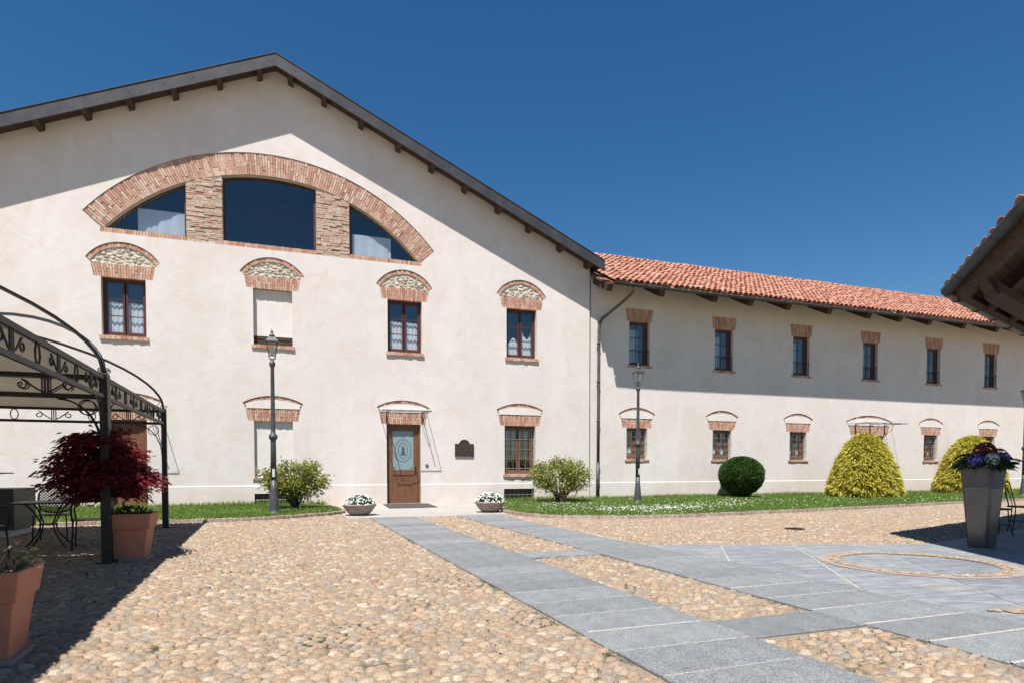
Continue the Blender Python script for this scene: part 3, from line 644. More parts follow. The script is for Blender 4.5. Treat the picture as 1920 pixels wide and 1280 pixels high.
def hooded(root, wall, holes, xc, hw, z0, z1, lb, lt, zt, ahw, ae, aa, y, style, depth, ring=.13):
    """opening with a flat brick lintel, relieving arch over it; returns nothing, collects holes and reveals"""
    Y = y; ap, circ = arc(xc, ahw, ae, aa)
    outline = [(xc-hw, z0), (xc+hw, z0), (xc+hw, z1), (xc+lb, z1), (xc+lt, zt)]+ap[::-1]+[(xc-lt, zt), (xc-lb, z1), (xc-hw, z1)]
    holes.append(outline)
    wall.ribbon([(xc+hw, z1), (xc+lb, z1), (xc+lt, zt)]+ap[::-1]+[(xc-lt, zt), (xc-lb, z1), (xc-hw, z1)], Y, Y+.06, False)
    wall.ribbon([(xc-hw, z1), (xc-hw, z0), (xc+hw, z0), (xc+hw, z1)], Y, Y+depth+.08, False)
    bk = MB(); bk.prism_xz([(xc+lb+.03, z1+.004), (xc+lt+.05, zt)]+ap[::-1]+[(xc-lt-.05, zt), (xc-lb-.03, z1+.004)], Y+.052, Y+depth+.1); pinv(bk.build('lintel_core', 'mortar'), root)
    m = MB(); fan(m, xc, lb-.004, lt-.006, z1, zt-.005, Y+.022, Y+depth+.06, cut=1.0); tag(pinv(m.build('brick_lintel', 'brick'), root), kind='stuff')
    m = MB(); voussoirs(m, circ, circ[2]-ring, circ[2]-.004, Y+.022, Y+.06); tag(pinv(m.build('brick_arch', 'brick'), root), kind='stuff')
    ip, c2 = arc(xc, ahw-ring*.75, ae-.03, aa-ring-.01)
    tym = [(xc+lt-.02, zt+.006)]+[p for p in ip[::-1] if p[1] > zt+.01]+[(xc-lt+.02, zt+.006)]
    if style == 'rubble':
        o = rubble('rubble_infill', tym, Y+.06, .15, None); pinv(o, root)
    else:
        m = MB(); m.prism_xz(tym, Y+.008, Y+.051); pinv(m.build('tympanum', 'plaster_pale'), root)

def facade_body(root, wall, outer, holes, y, name='wall'):
    wall.sheet_xz(outer, holes, y); return pinv(wall.build(name, 'plaster'), root)

# ---------------------------------------------------------------- the gabled building
XA, ZS, SL = -.28, 12.43, .446                           # gable axis, soffit height at the wall, roof slope
XL, XR = -10.3, 9.68
zs = lambda x: ZS-SL*abs(x-XA)
gb = thing('gabled_building', 'tall cream plastered building with a broad gable and a wide brick lunette window', 'building', (0, 0, 0))
wall = MB(); holes = []
cols_x = [-4.17, -.44, 3.355, 7.19]
UP = [(-4.17, .52, 4.66, 6.2, 7.15, 6.68), (-.445, .525, 4.66, 6.25, 7.16, 6.69), (3.355, .53, 4.69, 6.28, 7.21, 6.70), (7.2, .53, 4.74, 6.34, 7.28, 6.78)]
for i, (xc, hw, z0, z1, aa, ae) in enumerate(UP):
    hooded(gb, wall, holes, xc, hw, z0, z1, hw+.165, hw+.225, z1+.35, .87, ae, aa, 0.0, 'rubble', .2 if i != 1 else .15)
LO = [(-4.115, .43, .0, 2.44), (-.465, .525, .86, 2.49), (3.3, .53, .0, 2.49), (7.145, .545, .93, 2.52)]
for i, (xc, hw, z0, z1) in enumerate(LO):
    hooded(gb, wall, holes, xc, hw, max(z0, .012), z1, hw+.15, hw+.21, z1+.355, .82, z1+.52, z1+.73, 0.0, 'plain', .2 if i != 1 else .12, .1)
for xc, hw, z0, z1 in ((-.47, .53, .03, .40), (7.1, .535, .05, .45)):       # cellar lights
    p = [(xc-hw, z0), (xc+hw, z0), (xc+hw, z1), (xc-hw, z1)]; holes.append(p); wall.ribbon(p, -.03, .3)
# lunette
LC = (-.4, 3.96, 6.1, 0)
th = math.radians(90-39.9)
outer_arc = [(LC[0]+6.1*math.sin(a), LC[1]+6.1*math.cos(a)) for a in np.linspace(-th, th, 48)]
ZB = 7.37; XLs = 4.28
lun = [(LC[0]-XLs, ZB), (LC[0]+XLs, ZB), (LC[0]+XLs, 7.49)]+outer_arc[::-1]+[(LC[0]-XLs, 7.49)]
holes.append(lun); wall.ribbon(lun, 0, .06)
wall.add([(XL, 0, -.05), (XL, 14, -.05), (XL, 14, zs(XL)), (XL, 0, zs(XL))], [(0, 1, 2, 3)])
wall.add([(XR, 0, -.05), (XR, 14, -.05), (XR, 14, zs(XR)), (XR, 0, zs(XR))], [(3, 2, 1, 0)])
wall.add([(XL, 14, -.05), (XR, 14, -.05), (XR, 14, zs(XR)), (XA, 14, ZS), (XL, 14, zs(XL))], [(0, 1, 2, 3, 4)])
facade_body(gb, wall, [(XL, -.05), (XR, -.05), (XR, zs(XR)+.03), (XA, ZS+.03), (XL, zs(XL)+.03)], holes, 0.0)
# plinth, a finger proud of the wall
pl = MB(); ph = .63
segs = [(XL, -4.545), (-3.685, -1.0), (-1.0, .06), (.06, 2.77), (3.83, 6.565), (6.565, 7.635), (7.635, XR-.002)]
for a, b in segs:
    zb = .402 if a == -1.0 else .452 if a == 6.565 else -.04
    pl.add([(a, -.022, zb), (b, -.022, zb), (b, -.022, ph-.012), (a, -.022, ph-.012), (b, -.001, ph), (a, -.001, ph), (a, .0, zb), (b, .0, zb)], [(0, 1, 2, 3), (3, 2, 4, 5), (0, 6, 7, 1), (0, 3, 5, 6), (1, 7, 4, 2)])
pinv(pl.build('plinth', 'plaster'), gb)
# lunette masonry: core with three window openings, arch ring, piers, sills
ins = lambda x: LC[1]+math.sqrt(5.49**2-(x-LC[0])**2)
def topline(x0, x1, n=14, d=0.0): return [(x, ins(x)+d) for x in np.linspace(x0, x1, n)]
WB = [(-4.55, -2.65), (-1.73, .77), (1.72, 3.78)]
hol = []
for x0, x1 in WB:
    p = [(x0, 7.495), (x1, 7.495)]+topline(x0, x1)[::-1]
    q = [p[0]]
    for s in p[1:]:
        if math.dist(s, q[-1]) > .02: q.append(s)
    if math.dist(q[0], q[-1]) < .02: q.pop()
    hol.append(q)
core = MB(); core.sheet_xz([(x, z) for x, z in [(LC[0]-XLs-.02, ZB-.02), (LC[0]+XLs+.02, ZB-.02), (LC[0]+XLs+.02, 7.49)]+outer_arc[::-1]+[(LC[0]-XLs-.02, 7.49)]], hol, .05)
for q in hol: core.ribbon(q, .035, .34)
pinv(core.build('lunette_core', 'mortar'), gb)
m = MB(); nb = int(2*th*5.8/.07)
for i in range(nb):
    a0, a1 = -th+.003+(2*th-.006)*i/nb, -th+.003+(2*th-.006)*(i+1)/nb; gq = .006/5.8; cuts = [5.49]+([5.49+random.uniform(.1, .27)]); cuts += [cuts[-1]+random.choice([.12, .22, .25])]
    cuts = [c_ for c_ in cuts if c_ < 6.0]+[6.095]
    for ra, rb in zip(cuts[:-1], cuts[1:]):
        m.prism_xz([(LC[0]+r_*math.sin(q), LC[1]+r_*math.cos(q)) for r_, q in ((ra+.004, a0+gq), (ra+.004, a1-gq), (rb-.004, a1-gq), (rb-.004, a0+gq))], .018+random.uniform(-.008, .008), .05)
tag(pinv(m.build('lunette_arch', 'arch_brick'), gb), 'broad brick arch over the lunette', kind='stuff')
for x0, x1 in ((-2.65, -1.73), (.77, 1.72)):
    m = MB(); z = ZB+.004; rr = 0
    while z < ins((x0+x1)/2)-.02:
        hgt = random.choice([.052, .056, .06, .05, .075]); x = x0+.003; rr += 1
        while x < x1-.02:
            wv = random.choice([.23, .12, .24, .2, .16, .3]); xe = min(x+wv, x1-.003)
            zt_ = min(z+hgt, ins((x+xe)/2)-.004)
            if zt_-z > .015 and xe-x > .02: m.box(x+.004, xe-.004, .02+random.uniform(-.012, .014), .05, z+.003+random.uniform(0, .006), zt_-.003)
            x = xe
        z += hgt
    tag(pinv(m.build('brick_pier', 'pier_brick'), gb), kind='stuff')
for x0, x1 in ((LC[0]-XLs+.004, -2.655), (-1.725, .765), (1.725, LC[0]+XLs-.004)): sill(gb, x0, x1, ZB+.004, 7.492, .006, .3, 'brick_sill', .07)
for wi, (x0, x1) in enumerate(WB):
    y = .2; outl = hol[wi]; c = (sum(p[0] for p in outl)/len(outl), sum(p[1] for p in outl)/len(outl))
    inn_ = [(c[0]+(x-c[0])*(1-.07/(max(abs(x-c[0]), .3)+.2)), c[1]+(z-c[1])*(1-.05/(max(abs(z-c[1]), .3)+.1))) for x, z in outl]
    fr = MB(); n = len(outl)
    for i in range(n):
        j = (i+1) % n; fr.add([(outl[i][0], y, outl[i][1]), (outl[j][0], y, outl[j][1]), (inn_[j][0], y, inn_[j][1]), (inn_[i][0], y, inn_[i][1]), (inn_[j][0], y+.05, inn_[j][1]), (inn_[i][0], y+.05, inn_[i][1])], [(0, 1, 2, 3), (3, 2, 4, 5)])
    w = pinv(fr.build('window', 'window_wood'), gb)
    g_ = MB(); g_.sheet_xz(inn_, [], y+.03); g_.build('pane', 'big_glass', w)
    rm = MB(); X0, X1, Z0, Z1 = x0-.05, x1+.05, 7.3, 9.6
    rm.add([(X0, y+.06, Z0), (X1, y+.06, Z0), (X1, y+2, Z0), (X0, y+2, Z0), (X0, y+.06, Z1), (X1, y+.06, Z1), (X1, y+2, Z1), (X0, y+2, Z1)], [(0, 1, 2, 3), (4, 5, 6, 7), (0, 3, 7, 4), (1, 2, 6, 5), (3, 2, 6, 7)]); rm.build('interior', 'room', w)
    if wi == 0: curtain(w, -3.86, -2.7, 7.52, 8.2, y+.085, .0)
    if wi == 2: curtain(w, 1.82, 2.98, 7.52, 8.2, y+.085, .0)
# upper casements and the blind window
for i, (xc, hw, z0, z1, aa, ae) in enumerate(UP):
    if i == 1:
        bp = MB(); bp.box(xc-hw, xc+hw, .15, .23, z0+.27, z1); pinv(bp.build('blind_panel', 'plaster_pale'), gb)
        bw_ = MB(); bw_.box(xc-hw+.002, xc+hw-.002, .16, .22, z0+.02, z0+.268); bw_.box(xc-hw+.05, xc+hw-.05, .145, .16, z0+.19, z0+.262); bw_.box(xc-hw+.002, xc+hw-.002, .12, .16, z0+.0, z0+.05); pinv(bw_.build('window_board', 'dark_wood'), gb)
    else:
        w = make_window(gb, xc-hw, xc+hw, z0, z1, .17, 'casement'); xm = xc; hgt = z1-z0
        for a, b in ((xc-hw+.1, xc-.05), (xc+.05, xc+hw-.1)):
            if i == 3: curtain(w, a, b, z0+.12, z0+hgt*(.38 if a < xc else .5), .3, -.1 if a < xc else .12)
            else: curtain(w, a, b, z0+.12, z0+hgt*.6, .29, .02, arch=.04)
    sill(gb, xc-hw-.055, xc+hw+.055, z0-.1, z0-.005)
# lower openings
xc, hw, z0, z1 = LO[1]
pinv(MB().box(xc-hw, xc+hw, .12, .2, z0, z1).build('blind_panel', 'plaster_pale'), gb); sill(gb, xc-hw-.05, xc+hw+.05, z0-.07, z0-.004, -.03)
xc, hw, z0, z1 = LO[3]
w = make_window(gb, xc-hw, xc+hw, z0, z1, .2, 'grated'); grille(w, xc-hw, xc+hw, z0, z1, .1, 5, 5); sill(gb, xc-hw-.06, xc+hw+.06, z0-.09, z0-.004)
for xc, hw, z0, z1 in ((-.47, .53, .03, .40), (7.1, .535, .05, .45)):
    mb = MB(); mb.box(xc-hw, xc+hw, .26, .3, z0-.03, z1); w = pinv(mb.build('cellar_light', 'grey_panel'), gb)
    mb = MB()
    for k in range(7): x = xc-hw+2*hw*(k+.5)/7; mb.tube([(x, .04, z0-.02), (x, .04, z1)], .008, 5)
    mb.tube([(xc-hw, .03, (z0+z1)/2), (xc+hw, .03, (z0+z1)/2)], .008, 5); mb.build('grille', 'grille_iron', w)
# doors
def door(root, xc, hw, z1, y, emblem, name='door'):
    b = MB(); f = .07
    b.box(xc-hw, xc-hw+f, y-.03, y+.08, .02, z1); b.box(xc+hw-f, xc+hw, y-.03, y+.08, .02, z1); b.box(xc-hw+f, xc+hw-f, y-.03, y+.08, z1-f, z1)
    a0, a1 = xc-hw+f+.004, xc+hw-f-.004; s = .13; zt = z1-f-.004
    zg0, zg1 = z1*.435, zt-s-.02
    b.box(a0, a0+s, y, y+.05, .03, zt); b.box(a1-s, a1, y, y+.05, .03, zt); b.box(a0+s, a1-s, y, y+.05, zt-s, zt); b.box(a0+s, a1-s, y, y+.05, .03, .2); b.box(a0+s, a1-s, y, y+.05, zg0-.17, zg0)
    d = pinv(b.build(name, 'door_wood', bevel=.006), root)
    n = 5
    for k in range(n): x = a0+s+(a1-a0-2*s)*k/n; MB().box(x+.002, x+(a1-a0-2*s)/n-.002, y+.018, y+.035, .2, zg0-.17).build('panel_board', 'door_wood', d)
    if emblem: MB().box(a0+s, a1-s, y+.02, y+.03, zg0, zt-s).build('door_glass', 'frosted', d)
    else:
        for k in range(n): x = a0+s+(a1-a0-2*s)*k/n; MB().box(x+.002, x+(a1-a0-2*s)/n-.002, y+.018, y+.035, zg0, zt-s).build('panel_board', 'door_wood', d)
    if emblem:
        cxg, czg = xc, (zg0+zg1)/2-.0; e = MB()
        def ell(rx, rz, t, n=40):
            for k in range(n):
                a, c = 2*math.pi*k/n, 2*math.pi*(k+1)/n
                e.add([(cxg+r1*rx_*math.sin(q), y+.0185, czg+r1*rz_*math.cos(q)) for q, r1, rx_, rz_ in ((a, 1, rx, rz), (c, 1, rx, rz), (c, 1, rx-t, rz-t), (a, 1, rx-t, rz-t))], [(0, 1, 2, 3)])
        ell(.262, .36, .02); ell(.15, .255, .018)
        fig = [(-.085, -.15), (.085, -.15), (.075, -.11), (.06, -.08), (.065, -.03), (.045, .03), (.06, .07), (.035, .09), (.02, .1), (.028, .13), (.012, .155), (-.012, .155), (-.028, .13), (-.02, .1), (-.04, .085), (-.055, .05), (-.035, .02), (-.05, -.04), (-.06, -.09)]
        e.prism_xz([(cxg+px_, czg+pz_) for px_, pz_ in fig], y+.0175, y+.0195)
        for sx in (-1, 1):
            for sz in (-1, 1):                              # corner flourishes of the etched glass
                zx = zg0+.03 if sz < 0 else zg1+.1; xx = cxg+sx*((a1-a0)/2-s-.03)
                e.prism_xz([(xx, zx), (xx-sx*.085, zx), (xx-sx*.03, zx-sz*.025), (xx, zx-sz*.09)], y+.0178, y+.0192)
        tag(e.build('etched_emblem', 'etch', d), 'double oval with a small standing figure etched on the glass')
        hd = MB(); hd.box(a1-.085, a1-.045, y-.012, y, z1*.39, z1*.47); hd.tube([(a1-.065, y-.01, z1*.42), (a1-.065, y-.05, z1*.42), (a1-.15, y-.055, z1*.42)], .009, 6); hd.build('handle', 'iron', d)
    MB().box(xc-hw, xc+hw, y-.12, y+.1, -.02, .04).build('threshold', 'granite', d)
    return d
door(gb, LO[2][0], LO[2][1], LO[2][3], .16, True); door(gb, LO[0][0], LO[0][1], LO[0][3], .16, False)
# awnings: a thin glass sheet on iron arms
def awning(root, x0, x1, z, dep, y, arms, drop=.34):
    fr = MB()
    for a, b in (((x0, y-dep, z), (x1, y-dep, z)), ((x0, y, z), (x0, y-dep, z)), ((x1, y, z), (x1, y-dep, z))): fr.bar(a, b, .014, .014)
    o = pinv(fr.build('awning', 'iron'), root)
    MB().add([(x0, y-dep, z+.01), (x1, y-dep, z+.01), (x1, y, z+.01), (x0, y, z+.01)], [(0, 1, 2, 3)]).build('awning_glass', 'clear_glass', o)
    for x in arms:
        b = MB(); b.bar((x, y-.012, z), (x, y-.012, z-drop), .03, .02, (1, 0, 0)); b.bar((x, y, z-.012), (x, y-dep*.92, z-.012), .02, .02)
        b.tube([(x, y-.02-dep*.5*math.sin(t), z-drop+.03+(drop-.045)*(1-math.cos(t))) for t in np.linspace(0, math.pi/2, 10)], .009, 5)
        b.tube([(x, y-.1+.05*math.cos(t)*(1-t/14), z-.08+.05*math.sin(t)*(1-t/14)) for t in np.linspace(0, 9, 20)], .006, 5)
        b.build('bracket', 'iron', o)
    return o
awning(gb, 2.56, 4.02, 2.85, .76, -.0, (2.76, 3.86)); awning(gb, -4.85, -3.38, 2.8, .76, -.0, (-4.62, -3.6))
# roof: two slopes, rake fascia of metal sheets, purlins
rf = MB()
XEL, XER = XL-.6, XR+.26
for xe in (XEL, XER):
    za, ze = ZS, zs(xe); t = .17
    rf.hexa([(XA, -.57, za), (xe, -.57, ze), (XA, 14.4, za), (xe, 14.4, ze), (XA, -.57, za+t), (xe, -.57, ze+t), (XA, 14.4, za+t), (xe, 14.4, ze+t)])
roof = pinv(rf.build('roof', 'beam_wood'), gb)
n = 7
for sgn, xe in ((-1, XEL), (1, XER)):
    for k in range(n):
        a, b = XA+(xe-XA)*k/n, XA+(xe-XA)*(k+1)/n; f = MB(); d = random.uniform(-.003, .003); ov = .02 if k else 0
        a2 = a-(sgn*ov)
        f.hexa([(a2, -.605-d, zs(a2)-.185), (b, -.605-d, zs(b)-.185), (a2, -.572, zs(a2)-.185), (b, -.572, zs(b)-.185), (a2, -.605-d, zs(a2)+.15), (b, -.605-d, zs(b)+.15), (a2, -.572, zs(a2)+.15), (b, -.572, zs(b)+.15)])
        f.hexa([(a2, -.62-d, zs(a2)+.145), (b, -.62-d, zs(b)+.145), (a2, -.3, zs(a2)+.176), (b, -.3, zs(b)+.176), (a2, -.62-d, zs(a2)+.165), (b, -.62-d, zs(b)+.165), (a2, -.3, zs(a2)+.19), (b, -.3, zs(b)+.19)])
        f.hexa([(a2, -.617, zs(a2)-.2), (b, -.617, zs(b)-.2), (a2, -.572, zs(a2)-.2), (b, -.572, zs(b)-.2), (a2, -.617, zs(a2)-.185), (b, -.617, zs(b)-.185), (a2, -.572, zs(a2)-.185), (b, -.572, zs(b)-.185)])
        for q in (.35, .8):
            xs = a+(b-a)*q; f.lathe([(.0, 0), (.011, 0), (.011, .012), (0, .012)], 6, (xs, -.606, zs(xs)-.02))
        fo = f.build('fascia_sheet', 'zinc', roof)
for x in [-10.0, -8.95, -7.95, -6.92, -5.91, -4.87, -3.88, -2.83, -1.73, -.70, .10, 1.01, 2.05, 3.14, 4.17, 5.22, 6.32, 7.38, 8.49, 9.5]:
    s = SL if x < XA else -SL; w_ = .065; p = MB(); hgt = .185
    p.hexa([(x-w_, -.55, zs(x)-hgt-s*w_), (x+w_, -.55, zs(x)-hgt+s*w_), (x-w_, .05, zs(x)-hgt-s*w_), (x+w_, .05, zs(x)-hgt+s*w_), (x-w_, -.55, zs(x)-.004-s*w_), (x+w_, -.55, zs(x)-.004+s*w_), (x-w_, .05, zs(x)-.004-s*w_), (x+w_, .05, zs(x)-.004+s*w_)])
    p.build('purlin', 'beam_wood', roof)
# joint and cable at the corner between the two buildings
pinv(MB().tube([(XR+.03, .045, .1), (XR+.032, .045, 3.5), (XR+.04, .045, 7.5)], .014, 5).build('corner_cable', 'iron'), gb)

# ---------------------------------------------------------------- the long building
Y2 = .07; XE = 37.0
lb_ = thing('long_building', 'long low cream plastered wing with a red tiled roof and small barred windows', 'building', (20, 0, 0))
wall = MB(); holes = []
ux = [11.68, 15.3, 18.98, 22.62, 26.27, 29.9, 33.55]; lx = [11.6, 15.25, 18.88, None, 26.2, 29.85, 33.5]
for xc in lx:
    if xc: hooded(lb_, wall, holes, xc, .425, 1.44, 2.54, .58, .645, 2.875, .75, 3.035, 3.27, Y2, 'plain', .22, .085)
hooded(lb_, wall, holes, 22.65, .82, .012, 2.46, 1.0, 1.17, 2.86, 1.3, 3.03, 3.29, Y2, 'plain', .22, .09)
for xc in ux:
    hw = .41; z0, z1 = 4.76, 6.27; p = [(xc-hw, z0), (xc+hw, z0), (xc+hw, z1), (xc+.5, z1+.02), (xc+.56, 6.73), (xc-.56, 6.73), (xc-.5, z1+.02), (xc-hw, z1)]
    holes.append(p); wall.ribbon(p[2:], Y2, Y2+.05, False); wall.ribbon([p[-1], p[0], p[1], p[2]], Y2, Y2+.28, False)
    pinv(MB().prism_xz([(xc-.53, z1+.01), (xc+.53, z1+.01), (xc+.6, 6.75), (xc-.6, 6.75)], Y2+.04, Y2+.3).build('lintel_core', 'mortar'), lb_)
    m = MB(); fan(m, xc, .495, .555, z1+.004, 6.725, Y2+.012, Y2+.26); tag(pinv(m.build('brick_lintel', 'brick'), lb_), kind='stuff')
wall.add([(XE, Y2, -.05), (XE, 10, -.05), (XE, 10, 7.8), (XE, 4.1, 9.7), (XE, Y2, 7.7)], [(0, 1, 2, 3, 4)]); wall.add([(XR, 10, -.05), (XE, 10, -.05), (XE, 10, 7.8), (XR, 10, 7.8)], [(0, 1, 2, 3)])
facade_body(lb_, wall, [(XR-.05, -.05), (XE, -.05), (XE, 7.72), (XR-.05, 7.72)], holes, Y2)
pl = MB()
for a, b in ((XR+.001, 21.83), (23.47, XE)):
    pl.add([(a, Y2-.022, -.04), (b, Y2-.022, -.04), (b, Y2-.022, ph-.012), (a, Y2-.022, ph-.012), (b, Y2-.001, ph), (a, Y2-.001, ph), (a, Y2, -.04), (b, Y2, -.04)], [(0, 1, 2, 3), (3, 2, 4, 5), (0, 3, 5, 6), (1, 7, 4, 2)])
pinv(pl.build('plinth', 'plaster'), lb_)
for i, xc in enumerate(ux):
    w = make_window(lb_, xc-.41, xc+.41, 4.76, 6.27, Y2+.13, 'slim', 'room_pale')
    curtain(w, xc-.33, xc+.22, 4.85, 6.1, Y2+.5, .0)
    rl = MB(); rl.bar((xc-.4, Y2+.02, 5.28), (xc+.4, Y2+.02, 5.28), .02, .025)
    for k in range(7): x = xc-.38+.76*k/6; rl.tube([(x, Y2+.02, 4.78), (x, Y2+.02, 5.28)], .006, 4)
    rl.build('railing', 'iron', w)
    sill(lb_, xc-.48, xc+.52, 4.68, 4.755, Y2-.035, Y2+.2)
for xc in lx:
    if not xc: continue
    w = make_window(lb_, xc-.425, xc+.425, 1.44, 2.54, Y2+.18, 'grated'); grille(w, xc-.425, xc+.425, 1.44, 2.54, Y2+.08, 5, 5)
    for a, b in ((xc-.3, xc-.06), (xc+.06, xc+.3)): curtain(w, a, b, 1.56, 1.86, Y2+.32, .02)
    sill(lb_, xc-.5, xc+.5, 1.37, 1.436, Y2-.035, Y2+.2)
d = door(lb_, 22.65, .82, 2.46, Y2+.18, False)
awning(lb_, 21.5, 23.85, 2.93, .78, Y2, (21.85, 22.65, 23.45), .42)
# roof
EY, EZ, RY, RZ = -1.12, 7.2, 4.0, 9.88
X0R = XR+.3; rs = (RZ-EZ)/(RY-EY); ln = math.hypot(RY-EY, RZ-EZ); phi = math.atan(rs)
def rp(x, s, h=0.0): return (x, EY+s*math.cos(phi)-h*math.sin(phi), EZ+s*math.sin(phi)+h*math.cos(phi))
m = MB(); t = .06
m.hexa([rp(X0R, .0, -.1), rp(XE+.4, .0, -.1), rp(X0R, ln, -.1), rp(XE+.4, ln, -.1), rp(X0R, .0, -.035), rp(XE+.4, .0, -.035), rp(X0R, ln, -.035), rp(XE+.4, ln, -.035)])
m.hexa([(X0R, RY, RZ-.12), (XE+.4, RY, RZ-.12), (X0R, 11.2, 6.95), (XE+.4, 11.2, 6.95), (X0R, RY, RZ-.05), (XE+.4, RY, RZ-.05), (X0R, 11.2, 7.02), (XE+.4, 11.2, 7.02)])
lroof = pinv(m.build('roof', 'tile_bed'), lb_)
# boarding strip that closes the roof against the gabled building
pinv(MB().hexa([rp(XR+.001, .3, -.1), rp(X0R, .3, -.1), rp(XR+.001, ln, -.1), rp(X0R, ln, -.1), rp(XR+.001, .3, -.03), rp(X0R, .3, -.03), rp(XR+.001, ln, -.03), rp(X0R, ln, -.03)]).build('roof_edge_boards', 'tile_bed'), lb_)
def tile_mesh(r0, r1, L, up=True, n=6):
    b = MB(); t = .014; V = []; rows = [(r0, 0.0), (r1, L)]
    for (r, s) in rows:
        for rr in (r, r-t):
            for k in range(n+1):
                a = math.pi*k/n; V.append((-rr*math.cos(a), s, rr*math.sin(a)*(1 if up else -1)*.9))
    q = n+1; Fc = []
    for k in range(n): Fc += [(k, k+1, 2*q+k+1, 2*q+k), (q+k, 3*q+k, 3*q+k+1, q+k+1), (k, q+k, q+k+1, k+1)]
    return V, Fc
Vc, Fcv = tile_mesh(.1, .074, .40); Vp, Fp = tile_mesh(.085, .075, .36, False, 4)
me_t = mesh_from('roof_tile', [(x, y, z) for x, y, z in Vc], Fcv, True); me_t.materials.append(MATS['roof_tile'])
PITCH, EXPO = .222, .305
ncol = int((XE+.3-X0R)/PITCH); nrow = int(ln/EXPO); stuff = MB(); pans = MB(); tiles = []
for i in range(ncol):
    wob = 0.0
    for j in range(nrow+1):
        wob += random.gauss(0, .008); x = X0R+.12+i*PITCH+wob; s = j*EXPO-.05; hh = .062+random.gauss(0, .006)
        yaw = random.gauss(0, .035); tiles.append((x, s, hh, yaw, random.gauss(0, .015)))
ctr = PX(np.array([rp(t_[0], t_[1]) for t_ in tiles])); order = np.argsort(ctr[:, 2]+np.where(ctr[:, 0] < 1128, 50, 0))
single = set(order[:300].tolist())
for k, (x, s, hh, yaw, roll) in enumerate(tiles):
    M4 = Matrix.Translation(rp(x, s, hh)) @ Matrix.Rotation(phi-.07+roll, 4, 'X') @ Matrix.Rotation(yaw, 4, 'Z')
    if k in single:
        o = bpy.data.objects.new('roof_tile', me_t); col.objects.link(o); o.parent = lroof; o.matrix_basis = M4
    else: stuff.add([M4 @ Vector(v) for v in Vc], Fcv)
    M5 = Matrix.Translation(rp(x+PITCH/2, s, .05)) @ Matrix.Rotation(phi-.05, 4, 'X'); pans.add([M5 @ Vector(v) for v in Vp], Fp)
tag(stuff.build('far_roof_tiles', 'roof_tile', lroof, True), kind='stuff'); tag(pans.build('pan_tiles', 'roof_tile', lroof, True), kind='stuff')
rg = MB()
for k in range(int((XE-X0R)/.34)):
    x = X0R+k*.34; z = RZ+.02+random.gauss(0, .008); r = .1
    V = [(x+q*.38, RY+.02-r*math.cos(a), z+r*math.sin(a)*.9+.02*q) for q in (0, 1) for a in np.linspace(0, math.pi, 7)]; rg.add(V, [(i, i+1, i+8, i+7) for i in range(6)])
tag(rg.build('ridge_tiles', 'roof_tile', lroof, True), kind='stuff')
# soffit rafters: sloping timbers seen from below
for x in [9.95, 11.956, 14.12, 15.67, 17.386, 19.35, 21.36, 23.016, 24.676, 26.667, 28.7, 30.7, 32.6, 34.5, 36.4]:
    w_ = .105; r_ = MB(); P = []
    for h_ in (-.34, -.105):
        for s in (.1, 1.75):
            for dx in (-w_, w_): P.append(rp(x+dx, s, h_))
    r_.hexa([P[0], P[1], P[2], P[3], P[4], P[5], P[6], P[7]]); r_.build('rafter', 'beam_wood', lroof)
gt = MB(); gy, gz = EY-.075, EZ-.06
prof = [(gy+.075*math.cos(a), gz-.075*math.sin(a)) for a in np.linspace(0, math.pi, 9)]; prof2 = [(gy+.068*math.cos(a), gz-.068*math.sin(a)) for a in np.linspace(math.pi, 0, 9)]
pr_ = prof+prof2; nn_ = len(pr_); sag = [X0R-.02, 10.8, 12.5, 14.5, 17, 20, 24, 28, 32, XE+.4]; zz_ = [.03, .015, 0, .0, .004, 0, -.004, 0, .0, 0]
V = [(x, a, b+z) for x, z in zip(sag, zz_) for a, b in pr_]; Fc = []
for i in range(len(sag)-1):
    for k in range(nn_): Fc.append((i*nn_+k, i*nn_+(k+1) % nn_, (i+1)*nn_+(k+1) % nn_, (i+1)*nn_+k))
Fc += [tuple(range(nn_))]; gt.add(V, Fc)
for x in np.arange(X0R+.5, XE, 1.1): gt.tube([(x, gy+.08*math.cos(a), gz-.08*math.sin(a)) for a in np.linspace(0, math.pi, 7)], .009, 4)
gut = pinv(gt.build('gutter', 'gutter_metal', None, True), lb_)
dp = MB(); dx_ = 10.02
dp.tube([(10.75, gy, gz-.06), (10.72, gy+.05, gz-.2), (10.6, gy+.35, gz-.4), (10.15, -.03, 6.25), (10.04, -.03, 6.05), (dx_, -.03, 5.8), (dx_-.01, -.03, 3), (dx_-.02, -.03, 1.3)], .05, 10)
dpo = pinv(dp.build('downpipe', 'pipe_metal', None, True), lb_)
MB().tube([(dx_-.02, -.03, 1.32), (dx_-.03, -.03, .05)], .06, 10).build('pipe_foot', 'lamp_iron', dpo, True)
for z in (5.4, 4.1, 2.75, 1.32, .75): MB().lathe([(.055, -.025), (.068, -.02), (.068, .02), (.055, .025)], 10, (dx_-.012, -.03, z)).build('pipe_collar', 'pipe_metal', dpo, True)
